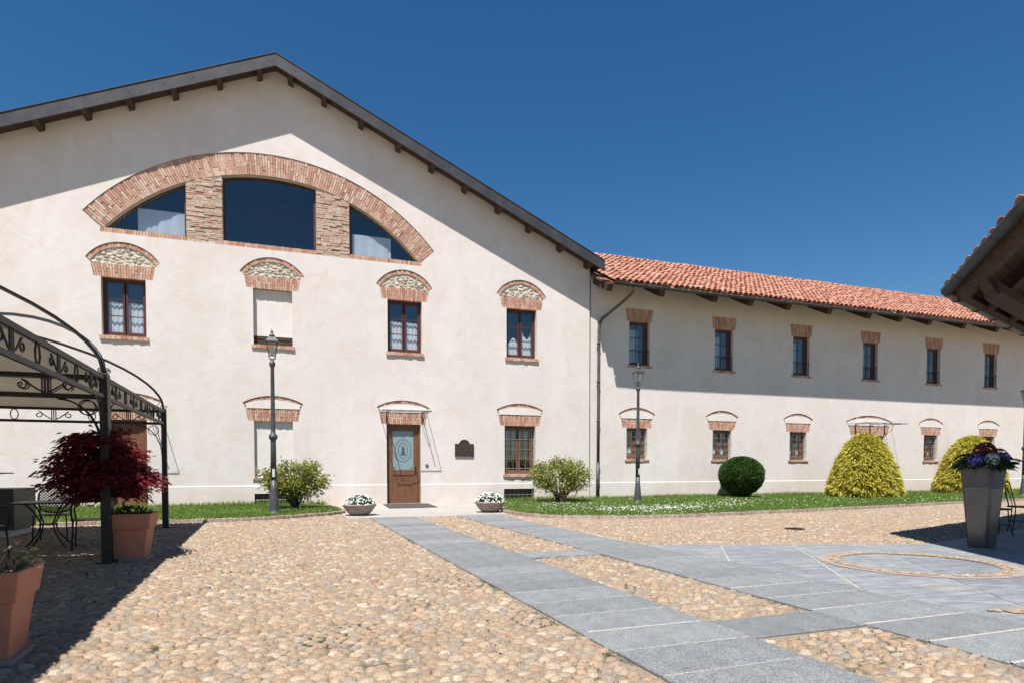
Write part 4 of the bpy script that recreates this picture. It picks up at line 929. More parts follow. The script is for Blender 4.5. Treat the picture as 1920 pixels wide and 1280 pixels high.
# floodlight and its conduit under the corner of the eave
fl = thing('floodlight', 'small grey floodlight fixed beneath the roof corner above the downpipe', 'floodlight', (9.98, -.42, 7.22))
b = MB(); b.hexa([(-.16, -.06, -.13), (.1, -.12, -.13), (-.12, .07, -.07), (.14, .03, -.07), (-.16, -.04, .08), (.1, -.1, .08), (-.12, .1, .1), (.14, .06, .1)]); b.build('housing', 'lamp_iron', fl, bevel=.01)
b = MB(); b.hexa([(-.15, -.068, -.12), (.09, -.128, -.12), (-.15, -.06, -.12), (.09, -.12, -.12), (-.15, -.048, .07), (.09, -.108, .07), (-.15, -.04, .07), (.09, -.1, .07)]); b.build('lens', 'lens', fl)
MB().tube([(.05, .05, .05), (.06, .2, .16), (.06, .46, .18)], .015, 6).build('arm', 'iron', fl)
# small things on the wall
pq = thing('wall_plaque', 'dark bronze wall plaque with a rounded top beside the door', 'plaque', (5.23, -.01, 1.7))
pts = [(-.31, -.2), (.31, -.2), (.31, .2), (.19, .2)]+[(.17*math.cos(a), .2+.14*math.sin(a)) for a in np.linspace(.1, math.pi-.1, 12)]+[(-.19, .2), (-.31, .2)]
MB().prism_xz(pts, -.02, .012).build('plate', 'bronze', pq, bevel=.005)
mb = MB(); n = len(pts)
for i in range(n):
    a, c = pts[i], pts[(i+1) % n]; mb.bar((a[0]*.96, -.024, a[1]*.96), (c[0]*.96, -.024, c[1]*.96), .02, .016, (0, 1, 0))
mb.build('raised_border', 'bronze', pq)
mb = MB(); mb.lathe([(0, 0), (.05, 0), (.05, .02), (.03, .03), (0, .03)], 16); V = [(x, -z, y) for x, y, z in mb.v]; mb.v = V
dbl = thing('door_bell', 'round dark door bell on the wall beside the wooden door', 'door bell', (4.02, -.0, 1.21)); mb.build('bell_plate', 'bronze', dbl, True)
MB().box(-.012, .012, -.036, -.028, -.012, .012).build('button', 'lens', dbl)
mp = [G(721, 947), G(803, 944.5), G(813, 953), G(730, 955)]
mt = MB(); mt.prism_xy([(2.6, -.32), (3.98, -.32), (3.85, -2.25), (2.5, -2.25)], .028, .046)
o = mt.build('doormat', 'doormat', bevel=.004); tag(o, 'flat dark doormat lying at the foot of the wooden door', 'doormat')

# ================================================================ STREET LAMPS
def lamp_post():
    r = thing('lamp_post', '', 'lamp post')
    MB().lathe([(.165, -.06), (.165, .03), (.13, .06), (.12, .12), (.1, .3), (.085, .48), (.08, .5), (.074, .56), (.066, .8)], 16).build('base', 'lamp_iron', r, True)
    MB().lathe([(.066, .8), (.06, 1.66), (.058, 1.72), (.09, 1.76), (.1, 1.8), (.09, 1.84), (.055, 1.88), (.05, 1.95), (.04, 3.38), (.055, 3.42), (.072, 3.46), (.055, 3.51), (.035, 3.54), (.03, 3.58)], 16).build('pole', 'lamp_iron', r, True)
    MB().box(-.028, .028, -.085, -.06, .88, 1.06).build('access_hatch', 'lens', r)
    y = MB()
    for k in range(4):
        a = math.pi/4+k*math.pi/2; c, s = math.cos(a), math.sin(a)
        y.tube([(.02*c, .02*s, 3.56), (.075*c, .075*s, 3.585), (.1*c, .1*s, 3.63), (.095*c, .095*s, 3.665)], .01, 5)
    y.build('yoke', 'lamp_iron', r)
    zb, zt, rb, rt = 3.66, 3.95, .095, .165
    f = MB()
    for k in range(4):
        a, b = math.pi/4+k*math.pi/2, math.pi/4+(k+1)*math.pi/2
        pa, pb = (rb*math.cos(a), rb*math.sin(a), zb), (rt*math.cos(a), rt*math.sin(a), zt); qa, qb = (rb*math.cos(b), rb*math.sin(b), zb), (rt*math.cos(b), rt*math.sin(b), zt)
        f.bar(pa, pb, .014, .014); f.bar(pa, qa, .014, .014); f.bar(pb, qb, .02, .014)
    lt = f.build('lantern_frame', 'lamp_iron', r)
    for k in range(4):
        a, b = math.pi/4+k*math.pi/2, math.pi/4+(k+1)*math.pi/2; e = .97
        MB().add([(e*rb*math.cos(a), e*rb*math.sin(a), zb), (e*rb*math.cos(b), e*rb*math.sin(b), zb), (e*rt*math.cos(b), e*rt*math.sin(b), zt), (e*rt*math.cos(a), e*rt*math.sin(a), zt)], [(0, 1, 2, 3)]).build('lantern_pane', 'lamp_glass', lt)
    MB().lathe([(.03, 3.665), (.03, 3.7), (.022, 3.72), (.032, 3.78), (.03, 3.84), (.015, 3.88)], 10).build('bulb', 'bulb', lt, True)
    MB().lathe([(.2, 3.945), (.205, 3.965), (.19, 3.975), (.1, 4.06), (.085, 4.07)], 4, rot=math.pi/4).build('lantern_roof', 'lamp_iron', lt)
    MB().lathe([(.06, 4.07), (.065, 4.1), (.05, 4.13), (.022, 4.15), (.02, 4.17), (.032, 4.19), (.02, 4.215), (.008, 4.225), (.006, 4.27)], 12).build('finial', 'lamp_iron', lt, True)
    return r
lp = lamp_post()
l1 = G(514, 962, .08); l2 = G(1195.5, 941, .08); l3 = G(1919, 929, .06)
for i, (p, lab) in enumerate(((l1, 'tall grey lamp post on the lawn before the bricked-up window'), (l2, 'tall grey lamp post on the daisy lawn near the downpipe'), (l3, 'tall grey lamp post far along the wing behind the metal planter'))):
    o = lp if i == 0 else copy_tree(lp)
    o.location = (p[0], p[1], .05); o.rotation_euler.z = .1*i; o['label'] = lab; o['group'] = 'lamp posts along the lawns'

# ================================================================ PLANTS
def branchy(base, tips, r0, name, parent, m='bark'):
    mb = MB()
    for tp in tips:
        b = Vector(base); t_ = Vector(tp); mid = b.lerp(t_, .5)+Vector((random.gauss(0, .04), random.gauss(0, .04), .06)); mb.tube([b, b.lerp(mid, .5), mid, t_], [r0, r0*.8, r0*.55, r0*.2], 6)
    return mb.build(name, m, parent, True)
def crown_np(name, V, F_, m, parent): return link(mesh_np(name, V, F_), name, m, parent)
# variegated shrubs on the lawns
def variegated(loc, rx, ry, zc, rz, seed, label, lop):
    r = thing('variegated_shrub', label, 'shrub', (loc[0], loc[1], .06), group='variegated shrubs at the wall'); g = np.random.default_rng(seed)
    cl = []
    while len(cl) < 62:
        p = g.uniform(-1, 1, 3)
        q = (p**2).sum()
        if q < 1 and q > .2: cl.append(p)
    cl = np.array(cl)*np.array([rx, ry, rz])*.86; cl[:, 0] += lop*(cl[:, 2]/rz); cl += g.normal(0, .06, cl.shape)
    cl[:, 2] += zc
    n = 95; P = (cl[:, None]+g.normal(0, 1, (len(cl), n, 3))*np.array([.12, .12, .085])).reshape(-1, 3)
    Dv = P-np.array([0, 0, zc-.5*rz]); Dv = Dv/np.linalg.norm(Dv, axis=1, keepdims=True)+g.normal(0, .75, P.shape); V, F_ = leaves(P, Dv, g.uniform(.06, .1, len(P)), g.uniform(.032, .05, len(P)), .1, seed)
    crown_np('crown', V, F_, 'variegated_leaf', r)
    branchy((0, 0, -.02), [tuple(c) for c in cl[::4]], .035, 'trunk', r)
b1 = G(545, 953, .06); b2 = G(1046, 940, .06)
variegated((.1, -2.0), .82, .7, .76, .5, 11, 'yellow variegated shrub growing behind the lamp post', .05)
variegated((7.8, -1.7), .98, .8, .84, .5, 12, 'yellow variegated shrub growing before the barred window', -.05)
# clipped ball
def surface_bush(name, label, cat, loc, prof, n, L, Wd, m, seed, up=.3, rough=.05, droop=0., clump=0.0, corem='bark'):
    """prof: list of (z, radius) for the outline"""
    r = thing(name, label, cat, loc); g = np.random.default_rng(seed); zz, rr = np.array(prof).T
    d = np.r_[0, np.cumsum(np.hypot(np.diff(zz), np.diff(rr)))]; w = np.interp(np.linspace(0, d[-1], 200), d, rr)+.03; cdf = np.cumsum(w); cdf /= cdf[-1]
    s = np.interp(g.uniform(0, 1, n), cdf, np.linspace(0, d[-1], 200)); z = np.interp(s, d, zz); rad = np.interp(s, d, rr); a = g.uniform(0, 6.2832, n)
    lump = clump*(np.sin(5*a+3*z*2.3)*np.sin(4.1*z*2+a*3)+.6*np.sin(11*a+9*z)*np.sin(8*z*1.7-2*a)); depth = np.abs(g.normal(0, rough, n))
    k = rad*(1+lump)-depth; P = np.stack([k*np.cos(a), k*np.sin(a), z-depth*.3], 1)
    nz = np.interp(s, d, np.gradient(-rr, d+1e-9*np.arange(len(d)))); N = np.stack([np.cos(a), np.sin(a), np.clip(nz, -1, 1.4)], 1)
    Dv = N/np.linalg.norm(N, axis=1, keepdims=True)+g.normal(0, .55, P.shape)+np.array([0, 0, up]); V, F_ = leaves(P, Dv, g.uniform(*L, n), g.uniform(*Wd, n), droop, seed)
    crown_np('crown', V, F_, m, r)
    core = MB().lathe([(max(.02, q*.84-.02), z_) for z_, q in prof], 14); core.build('inner_branches', corem, r, True)
    MB().tube([(0, 0, -.05), (.02, 0, .25), (0, .01, .6)], [.06, .05, .03], 7).build('trunk', 'bark', r, True)
    return r
bl = G(1385, 929, .06)
surface_bush('round_topiary', 'dark green shrub clipped into a ball on the lawn', 'shrub', (15.3, -.95, .05), [(.02, .06), (.1, .2), (.26, .46), (.45, .65), (.72, .76), (.95, .765), (1.15, .68), (1.33, .48), (1.42, .28), (1.46, .02)], 26000, (.045, .085), (.022, .036), 'box_leaf', 21, .25, .035, 0, .02, 'box_leaf')
y1 = G(1632, 931, .06); y2 = G(1812, 922, .06)
conep = [(.02, 1.3), (.1, 1.45), (.28, 1.52), (.55, 1.45), (.9, 1.32), (1.25, 1.15), (1.55, .98), (1.8, .8), (2.0, .6), (2.16, .38), (2.26, .05)]
surface_bush('golden_cypress', 'large golden yellow mounded conifer in front of the awning door', 'shrub', (19.75, -2.2, .05), [(z*1.02, q*.77) for z, q in conep], 30000, (.1, .24), (.025, .05), 'golden_leaf', 31, -.3, .09, .3, .06, 'golden_leaf')
surface_bush('golden_cypress', 'golden yellow mounded conifer half hidden behind the metal planter', 'shrub', (27.0, -1.1, .05), [(z*1.06, q*.82) for z, q in conep], 26000, (.1, .24), (.025, .05), 'golden_leaf', 32, -.3, .09, .3, .06, 'golden_leaf')
# white flower bowls
def bowl(loc, seed, lb1, lb2):
    r = thing('planter_bowl', lb1, 'planter', (loc[0], loc[1], .03), group='stone bowls by the door apron')
    MB().lathe([(.17, 0), (.2, .015), (.28, .08), (.355, .19), (.375, .225), (.385, .23), (.385, .262), (.35, .265), (.33, .22), (.1, .2)], 32).build('bowl', 'stoneware', r, True)
    MB().lathe([(.34, .215), (.1, .245), (.0, .25)], 20).build('soil', 'soil', r, True)
    p = thing('white_flowers', lb2, 'flowers', (loc[0], loc[1], .25), group='white flowers in the bowls'); g = np.random.default_rng(seed)
    d = sph(2600, seed); d[:, 2] = np.abs(d[:, 2]); P = d*np.array([.36, .36, .25])*g.uniform(.7, 1, (2600, 1)); V, F_ = leaves(P, d+g.normal(0, .6, P.shape), g.uniform(.03, .055, 2600), g.uniform(.015, .025, 2600), 0, seed); crown_np('foliage', V, F_, 'mum_leaf', p)
    fm = MB(); d = sph(330, seed+1); d[:, 2] = np.abs(d[:, 2])
    for q in d:
        if q[2] < .12: continue
        c = Vector(q*np.array([.375, .375, .265])*random.uniform(.95, 1.06)); nrm = Vector(q).normalized(); u = nrm.orthogonal().normalized(); v = nrm.cross(u); rad = random.uniform(.014, .024)
        V = [c+nrm*.012]; V += [c+(u*math.cos(a)+v*math.sin(a))*rad*(1 if k % 2 else .72)-nrm*.004 for k, a in enumerate(np.linspace(0, 6.2832, 10, endpoint=False))]; fm.add(V, [(0, k, k % 10+1) for k in range(1, 11)])
    tag(fm.build('blossoms', 'petal_white', p), kind='stuff')
    MB().lathe([(.3, -.02), (.26, .1), (.15, .19), (.02, .22)], 12).build('stems', 'mum_leaf', p, True)
w1 = G(674, 965, .03); w2 = G(919, 959, .03)
bowl(w1, 41, 'shallow brown stone bowl at the tip of the lawn with the lamp', 'white flowers filling the stone bowl beside the lawn tip')
bowl(w2, 42, 'shallow brown stone bowl at the corner of the daisy lawn', 'white flowers filling the stone bowl at the daisy lawn corner')

# terracotta pots
def sq_pot(name, label, loc, rz, s=1.0, lip=True):
    r = thing(name, label, 'plant pot', loc, rz)
    def ring(h, z): return [(-h, -h, z), (h, -h, z), (h, h, z), (-h, h, z)]
    prof = [(.165, 0), (.17, .02), (.218, .385), (.236, .392), (.262, .57), (.262, .58), (.235, .58), (.225, .52)]
    V = [p for h, z in prof for p in ring(h*s, z*s)]; m = len(prof)
    Fc = [(4*i+k, 4*i+(k+1) % 4, 4*i+4+(k+1) % 4, 4*i+4+k) for i in range(m-1) for k in range(4)]+[(3, 2, 1, 0)]
    MB().add(V, Fc).build('body', 'terracotta', r, bevel=.008)
    b = MB(); b.add(ring(.228*s, .53*s), [(0, 1, 2, 3)]); b.build('soil', 'soil', r)
    MB().box(-.21*s, .21*s, -.21*s, .21*s, -.02, .025).build('saucer', 'stoneware' if s == 1 else 'stoneware', r, bevel=.006)
    return r
pot1 = (-1.83, -10.64, .03); pot2 = (-1.665, -14.93, .03)
sq_pot('terracotta_pot', 'square terracotta pot holding the red maple by the gazebo post', pot1, .0, .96)
sq_pot('terracotta_pot', 'square terracotta pot with a sparse pale green and pink plant', pot2, .06, .9)
# red maple
mp_ = thing('red_maple', 'small dark red Japanese maple spreading from a terracotta pot', 'tree', (pot1[0], pot1[1], .5)); g = np.random.default_rng(51)
tips = []; cl = []
while len(cl) < 105:
    p = g.uniform(-1, 1, 3); q = np.sqrt((p**2).sum())
    if q < 1 and q > .35 and p[2] > -.85: cl.append(p)
cl = np.array(cl); flare = 1.0-.18*np.clip(-cl[:, 2], 0, 1)
C_ = np.stack([cl[:, 0]*.49*flare-.27, cl[:, 1]*.46*flare, cl[:, 2]*.42+.67], 1); C_[:, 2] -= .1*(np.hypot(cl[:, 0], cl[:, 1]))**2
n = 92; off = g.normal(0, 1, (len(C_), n, 3))*np.array([.1, .1, .03]); out = C_-np.array([-.22, 0, .6]); out[:, 2] = 0; out /= np.linalg.norm(out, axis=1, keepdims=True)+1e-6
off[..., 2] -= .25*np.maximum(0, (off*out[:, None]).sum(-1)); P = (C_[:, None]+off).reshape(-1, 3); O = np.repeat(out, n, 0)
Vs = []
for k, da in enumerate((-.95, -.45, 0, .45, .95)):
    c, s = np.cos(da), np.sin(da); base = O+g.normal(0, .0, O.shape); Dv = np.stack([base[:, 0]*c-base[:, 1]*s, base[:, 0]*s+base[:, 1]*c, -.35+0*base[:, 0]], 1)
    if k == 0: jit = g.normal(0, .35, (len(P), 3)); Lm = g.uniform(.05, .08, len(P))
    V, F_ = leaves(P, Dv+jit, Lm*(1-.35*abs(da)), .014, .15, 60); Vs.append(V)
Vm = np.concatenate(Vs); crown_np('crown', Vm, np.arange(len(Vm)).reshape(-1, 4), 'maple_leaf', mp_)
branchy((0.04, 0, 0), [(-.03, 0, .28)], .028, 'trunk', mp_); branchy((-.03, 0, .26), [tuple(c*np.array([.85, .85, .92])) for c in C_[::3]], .018, 'branches', mp_)
u = thing('pot_flowers', 'low white flowers growing at the foot of the red maple', 'flowers', (pot1[0], pot1[1], .55)); d = sph(260, 5); d[:, 2] = np.abs(d[:, 2]); P = d*np.array([.22, .22, .09]); V, F_ = leaves(P, d+np.array([0, 0, .4]), .05, .022, 0, 5); crown_np('foliage', V, F_, 'mum_leaf', u)
fm = MB()
for q in sph(60, 6):
    c = Vector((q[0]*.22, q[1]*.22, .04+abs(q[2])*.08)); fm.add([c+Vector((.014*math.cos(a), .014*math.sin(a), .004*math.cos(a))) for a in np.arange(0, 6.28, 1.0472)], [(0, 1, 2, 3, 4, 5)])
tag(fm.build('blossoms', 'petal_white', u), kind='stuff')
# sparse plant of the near pot
sp_ = thing('pot_plant', 'sparse pale plant with green and pinkish leaves in the pot', 'plant', (pot2[0], pot2[1], .48)); g = np.random.default_rng(61); mb = MB(); PL = []; DL = []; PK = []; DK = []
for k, (tx, ty, tz) in enumerate([(.16, .06, .13), (.2, .1, .17), (.12, .12, .19), (.24, .04, .1), (.08, .0, .1), (-.1, .05, .12), (-.14, -.08, .1), (.02, -.1, .08), (.22, .14, .12)]):
    b = Vector((tx*.35, ty*.35, -.02)); t_ = Vector((tx, ty, tz)); mb.tube([b, b.lerp(t_, .5)+Vector((0, 0, .03)), t_], [.005, .004, .002], 5)
    for j in range(16):
        q = b.lerp(t_, .5+.5*g.uniform()); dd = np.array([g.normal(), g.normal(), g.normal(.1, .4)])
        if (k+j) % 4 == 0: PK.append(q); DK.append(dd)
        else: PL.append(q); DL.append(dd)
mb.build('stems', 'mum_leaf', sp_, True)
V, F_ = leaves(np.array(PL), np.array(DL), g.uniform(.03, .07, len(PL)), g.uniform(.015, .03, len(PL)), .25, 3); crown_np('leaves', V, F_, 'pale_leaf', sp_); V, F_ = leaves(np.array(PK), np.array(DK), .05, .025, .4, 4); crown_np('pink_leaves', V, F_, 'pink_leaf', sp_)

# ================================================================ GAZEBOS
GW, GL, GH = 4.5, 4.5, 2.2
def spiral(c, r, turns, a0, dirn, ax, n=16):
    """flat scroll in the plane spanned by ax and z"""
    return [Vector(c)+Vector(ax)*(r*(1-.72*t)*math.cos(a0+dirn*t*turns*6.283))+Vector((0, 0, 1))*(r*(1-.72*t)*math.sin(a0+dirn*t*turns*6.283)) for t in np.linspace(0, 1, n)]
def gazebo():
    r = thing('gazebo', '', 'gazebo'); hx, hy = GW/2, GL/2; s = .042
    for sx in (-1, 1):
        for sy in (-1, 1):
            x, y = sx*hx, sy*hy; p = MB(); p.box(x-s, x+s, y-s, y+s, 0, GH); p.box(x-s-.008, x+s+.008, y-s-.008, y+s+.008, 0, .92); p.box(x-.1, x+.1, y-.1, y+.1, .0, .03); po = p.build('post', 'iron', r, bevel=.004)
            f = MB()
            for q in (-1, 1): f.tube([Vector((x+q*.03, y, GH))]+spiral((x+q*.035, y, GH+.045), .024, .9, -1.57, q, (1, 0, 0)), .006, 5)
            f.build('finial', 'iron', po)
            rb = [(x*(1-t), y*(1-t), GH+.98*math.sqrt(max(0, 1-(1-t)**2.3))*(.92+.08*t)) for t in np.r_[0, .012, .03, .06, .1, .16, .23, .32, .42, .55, .7, .85, 1]]
            MB().tube(rb, .021, 7).build('rib', 'iron', r, True)
    for ax, (a, b) in (((0, 1, 0), ((hx, -hy), (hx, hy))), ((0, 1, 0), ((-hx, -hy), (-hx, hy))), ((1, 0, 0), ((-hx, -hy), (hx, -hy))), ((1, 0, 0), ((-hx, hy), (hx, hy)))):
        R_ = MB(); v = Vector(ax); o = Vector((a[0], a[1], 0)); L = GL if ax[1] else GW
        R_.bar(o+v*.04+Vector((0, 0, GH-.05)), o+v*(L-.04)+Vector((0, 0, GH-.05)), .035, .05); R_.bar(o+v*.04+Vector((0, 0, GH-.27)), o+v*(L-.04)+Vector((0, 0, GH-.27)), .035, .045)
        ro = R_.build('rail', 'iron', r)
        z = GH-.16
        for k in range(4):
            c = o+v*(L*(k+.5)/4); c.z = z; w = .22
            for q in (-1, 1):
                sc = MB(); sc.tube([c+v*(q*.03)+Vector((0, 0, -.07)), c+v*(q*.07)+Vector((0, 0, -.055)), c+v*(q*w)+Vector((0, 0, .06))]+spiral(c+v*(q*w), .06, 1.1, math.pi/2, q, ax)[1:], .009, 5); sc.build('scroll', 'iron', ro)
            for q in (-.03, 0, .03): MB().bar(c+v*q+Vector((0, 0, -.085)), c+v*q+Vector((0, 0, .09)), .014, .014).build('baluster', 'iron', ro)
            if k < 3:
                e = o+v*(L*(k+1)/4); e.z = z; MB().tube([e+v*(.055*math.cos(a_))+Vector((0, 0, .088*math.sin(a_))) for a_ in np.linspace(0, 6.283, 14)], .009, 5).build('iron_ring', 'iron', ro)
        for q, c0 in ((1, o), (-1, o+v*L)):
            bk = MB()
            bk.tube([c0+v*(q*(.04+.5*math.sin(t)))+Vector((0, 0, GH-.3-.5*(1-math.sin(t+0))-.0)) if False else c0+v*(q*(.04+.42*(1-math.cos(t))))+Vector((0, 0, GH-.85+.55*math.sin(t))) for t in np.linspace(0, math.pi/2, 10)], .009, 5)
            cc = c0+v*(q*.17); bk.tube([cc+v*(.085*math.cos(t))+Vector((0, 0, GH-.395+.085*math.sin(t))) for t in np.linspace(0, 6.283, 16)], .007, 5)
            bk.build('corner_bracket', 'iron', ro)
    n = 20; V = []; Fc = []
    for i in range(n+1):
        for j in range(n+1):
            a, b = -1+2*i/n, -1+2*j/n; m = max(abs(a), abs(b)); sg = .05*math.sin(math.pi*min(1, m))*(1-abs(min(abs(a), abs(b))/max(m, 1e-6))); V.append((a*(hx+.004), b*(hy+.004), GH-.04+.72*(1-m**2.1)-sg))
    for i in range(n):
        for j in range(n): k = i*(n+1)+j; Fc.append((k, k+n+1, k+n+2, k+1))
    MB().add(V, Fc).build('canopy', 'fabric', r, True)
    return r
gz = gazebo()
ycs = [(-8.62, -2.12), (-13.22, -1.945), (-17.82, -1.77)]
for i, ((yc, xr), lab) in enumerate(zip(ycs, ('black iron gazebo with cream canopy beside the lawn and the left door', 'black iron gazebo with cream canopy next to the sparse terracotta pot', 'black iron gazebo with cream canopy at the open end of the row'))):
    o = gz if i == 0 else copy_tree(gz)
    o.location = (xr-GW/2, yc, .02); o.rotation_euler.z = R(2.1); o['label'] = lab; o['group'] = 'gazebos in a row'

# ================================================================ FURNITURE
def cafe_table(label, loc, rz, w=.72, h=.645):
    r = thing('cafe_table', label, 'table', loc, rz)
    MB().box(-w/2, w/2, -w/2, w/2, h-.022, h).build('table_top', 'iron', r, bevel=.006)
    for k in range(4):
        a = math.pi/4+k*math.pi/2; c, s = math.cos(a), math.sin(a)
        MB().tube([(.3*c, .3*s, h-.02), (.2*c, .2*s, h-.12), (.1*c, .1*s, h*.55), (.13*c, .13*s, h*.34), (.26*c, .26*s, h*.12), (.36*c, .36*s, .0)], .012, 6).build('leg', 'iron', r, True)
    MB().lathe([(.1, h*.5), (.115, h*.5), (.115, h*.53), (.1, h*.53)], 14).build('ring', 'iron', r)
    return r
def mesh_chair(label, loc, rz, arms=True):
    r = thing('mesh_chair', label, 'chair', loc, rz, 'iron mesh chairs under the gazebos'); w, d, h, bt = .23, .22, .405, .8
    st = MB(); st.lathe([(w, h-.008), (w, h+.006)], 24, sq=4); st.build('seat', 'iron', r)
    for sx in (-1, 1):
        MB().tube([(sx*.2, -.19, h), (sx*.215, -.21, .0)], .011, 6).build('leg', 'iron', r, True); MB().tube([(sx*.2, .2, h+.1), (sx*.2, .2, h), (sx*.21, .25, .0)], .011, 6).build('leg', 'iron', r, True)
        if arms: MB().tube([(sx*.215, .22, h+.24), (sx*.235, .1, h+.25), (sx*.235, -.12, h+.25), (sx*.235, -.2, h+.22), (sx*.22, -.215, h+.12), (sx*.215, -.2, h)], .011, 6).build('arm', 'iron', r, True)
    outl = [(.22*math.copysign(abs(math.cos(t))**.6, math.cos(t)), .62+.19*math.copysign(abs(math.sin(t))**.7, math.sin(t))) for t in np.linspace(0, 6.2832, 28, endpoint=False)]
    yb = lambda z: .2+.07*(z-.42)
    bk = MB(); bk.tube([(x, yb(z), z) for x, z in outl+outl[:1]], .012, 6, False); bko = bk.build('backrest', 'iron', r, True)
    lt = MB()
    for sgn in (-1, 1):
        for c in np.arange(-.7, .72, .042):
            pts = [(x, .62+sgn*x+c) for x in np.linspace(-.22, .22, 45)]; keep = [p for p in pts if abs(p[0]/.218)**3.2+abs((p[1]-.62)/.188)**2.8 < 1]
            if len(keep) > 2: a, b = keep[0], keep[-1]; lt.bar((a[0], yb(a[1]), a[1]), (b[0], yb(b[1]), b[1]), .011, .004, (0, 1, 0))
    lt.build('lattice', 'iron', bko)
    return r
cafe_table('square iron cafe table under the gazebo beside the red maple', (-3.2, -8.95, .02), .1)
mesh_chair('iron mesh chair on the lawn side of the square cafe table', (-3.42, -8.05, .02), 0.1, False)
mesh_chair('iron mesh armchair beside the square table and the gazebo post', (-2.62, -9.2, .02), R(-80))
mesh_chair('iron mesh armchair at the open side of the square table', (-3.55, -10.15, .02), R(160))
# serving counter
ct = thing('serving_counter', 'dark serving counter with a glass guard under the gazebo', 'counter', (-4.75, -6.75, .02))
MB().box(-.9, .56, -.5, .42, .12, .78).build('cabinet', 'black_panel', ct, bevel=.006); MB().box(-.9, .3, -.515, -.501, .2, .74).build('front_panel', 'grey_panel', ct); MB().box(-.85, .5, -.44, .38, .0, .12).build('plinth', 'white_panel', ct)
MB().box(.2, .235, -.3, -.265, .78, 1.02).build('guard_post', 'iron', ct); MB().box(-.9, .2, -.29, -.28, .8, 1.0).build('guard_glass', 'lamp_glass', ct); MB().box(-.9, .42, -.5, -.05, 1.02, 1.04).build('guard_shelf', 'iron', ct)

# tall metal planter with flowers
vz = thing('tall_planter', 'tall tapered grey metal planter with ribbed top under the pavilion', 'planter', (8.92, -13.42, .036), R(7))
pf = [(.16, 0), (.165, .015), (.168, .02), (.205, .45), (.24, .80)]
for k in range(11): z = .81+k*.027; rr = .242+.0022*k; pf += [(rr-.004, z), (rr+.012, z+.008), (rr+.012, z+.015), (rr-.004, z+.023)]
pf += [(.275, 1.115), (.275, 1.125), (.26, 1.125), (.25, 1.05), (.05, 1.04)]
MB().lathe([(r_*.74, z_) for r_, z_ in pf], 48, sq=7).build('body', 'vase_metal', vz, True)
for sx in (-1, 1):
    for sy in (-1, 1): MB().tube([(sx*.11, sy*.11, .02), (sx*.162, sy*.162, .8), (sx*.186, sy*.186, 1.12)], .007, 6).build('corner_seam', 'vase_metal', vz, True)
bq = thing('flower_arrangement', 'purple, cream and dark red flowers with ferns in the tall planter', 'flowers', (8.92, -13.42, 1.1)); g = np.random.default_rng(71)
def head(c, rad, m, seed, name, n=170):
    d = sph(n, seed); fm = MB()
    for q in d:
        cc = Vector(c)+Vector(q)*rad*random.uniform(.86, 1.04); nr = Vector(q); u_ = nr.orthogonal().normalized(); v_ = nr.cross(u_); s = rad*.2
        fm.add([cc+u_*s, cc+v_*s+nr*s*.3, cc-u_*s, cc-v_*s+nr*s*.3], [(0, 1, 2, 3)])
    fm.build(name, m, bq)
head((-.25, -.06, .13), .082, 'petal_purple', 1, 'purple_blossom'); head((-.08, -.16, .13), .088, 'petal_cream', 2, 'cream_blossom'); head((.19, -.13, .14), .082, 'petal_purple', 3, 'purple_blossom'); head((.1, .05, .24), .13, 'petal_red', 4, 'red_blossom', 320)
P = sph(900, 8); P[:, 2] = np.abs(P[:, 2]); P = P*np.array([.3, .3, .16])*g.uniform(.5, 1, (900, 1)); V, F_ = leaves(P+np.array([0, 0, .02]), P+g.normal(0, .12, P.shape), g.uniform(.06, .13, 900), g.uniform(.02, .04, 900), .3, 9); crown_np('foliage', V, F_, 'fern_leaf', bq)
PF = []; DF = []
for a, ln_, up in ((-.15, .42, .22), (.3, .4, .16), (-.6, .42, .12), (2.9, .36, .1), (3.4, .34, .06), (.05, .5, .3), (-1.2, .35, .05), (.9, .35, .25), (2.3, .3, .2)):
    for t in np.linspace(.25, 1, 26):
        p = np.array([ln_*t*math.cos(a), ln_*t*math.sin(a), .08+up*2.4*t*(1-t*.85)])
        for s in (-1, 1): PF.append(p); DF.append([math.cos(a+s*1.1), math.sin(a+s*1.1), -.25])
V, F_ = leaves(np.array(PF), np.array(DF), .085, .018, .3, 11); crown_np('fern_fronds', V, F_, 'fern_leaf', bq)

# bistro set under the pavilion, beyond the planter
def bistro_chair(label, loc, rz):
    r = thing('bistro_chair', label, 'chair', loc, rz, 'wrought iron bistro chairs under the pavilion'); h = .42
    MB().lathe([(.19, h-.01), (.2, h), (.19, h+.012)], 20).build('seat', 'iron', r)
    for k in range(4):
        a = math.pi/4+k*math.pi/2; c, s = math.cos(a), math.sin(a); MB().tube([(.14*c, .14*s, h), (.15*c, .15*s, .25), (.21*c, .21*s, 0)], .009, 6).build('leg', 'iron', r, True)
    MB().tube([(.17*math.cos(t), .17*math.sin(t), .17) for t in np.linspace(0, 6.283, 20)], .006, 5).build('stretcher_ring', 'iron', r)
    b = MB(); b.tube([(-.17, .12, h), (-.18, .17, h+.2), (-.12, .2, h+.4), (0, .21, h+.45), (.12, .2, h+.4), (.18, .17, h+.2), (.17, .12, h)], .009, 6); b.tube([(-.09, .14, h), (-.09, .185, h+.2), (0, .2, h+.32), (.09, .185, h+.2), (.09, .14, h)], .007, 6); b.build('backrest', 'iron', r, True)
    return r
cafe_table('round-legged iron cafe table behind the tall metal planter', (11.35, -12.95, .036), .5, .7, .66)
bistro_chair('wrought iron bistro chair on the lawn side of the pavilion table', (11.75, -12.2, .036), .3)
bistro_chair('wrought iron bistro chair between the planter and the pavilion table', (10.75, -12.45, .036), 1.2)
hb = thing('high_bar_table', 'black high bar table under the pavilion beside the planter', 'table', (10.35, -13.95, .036), .3)
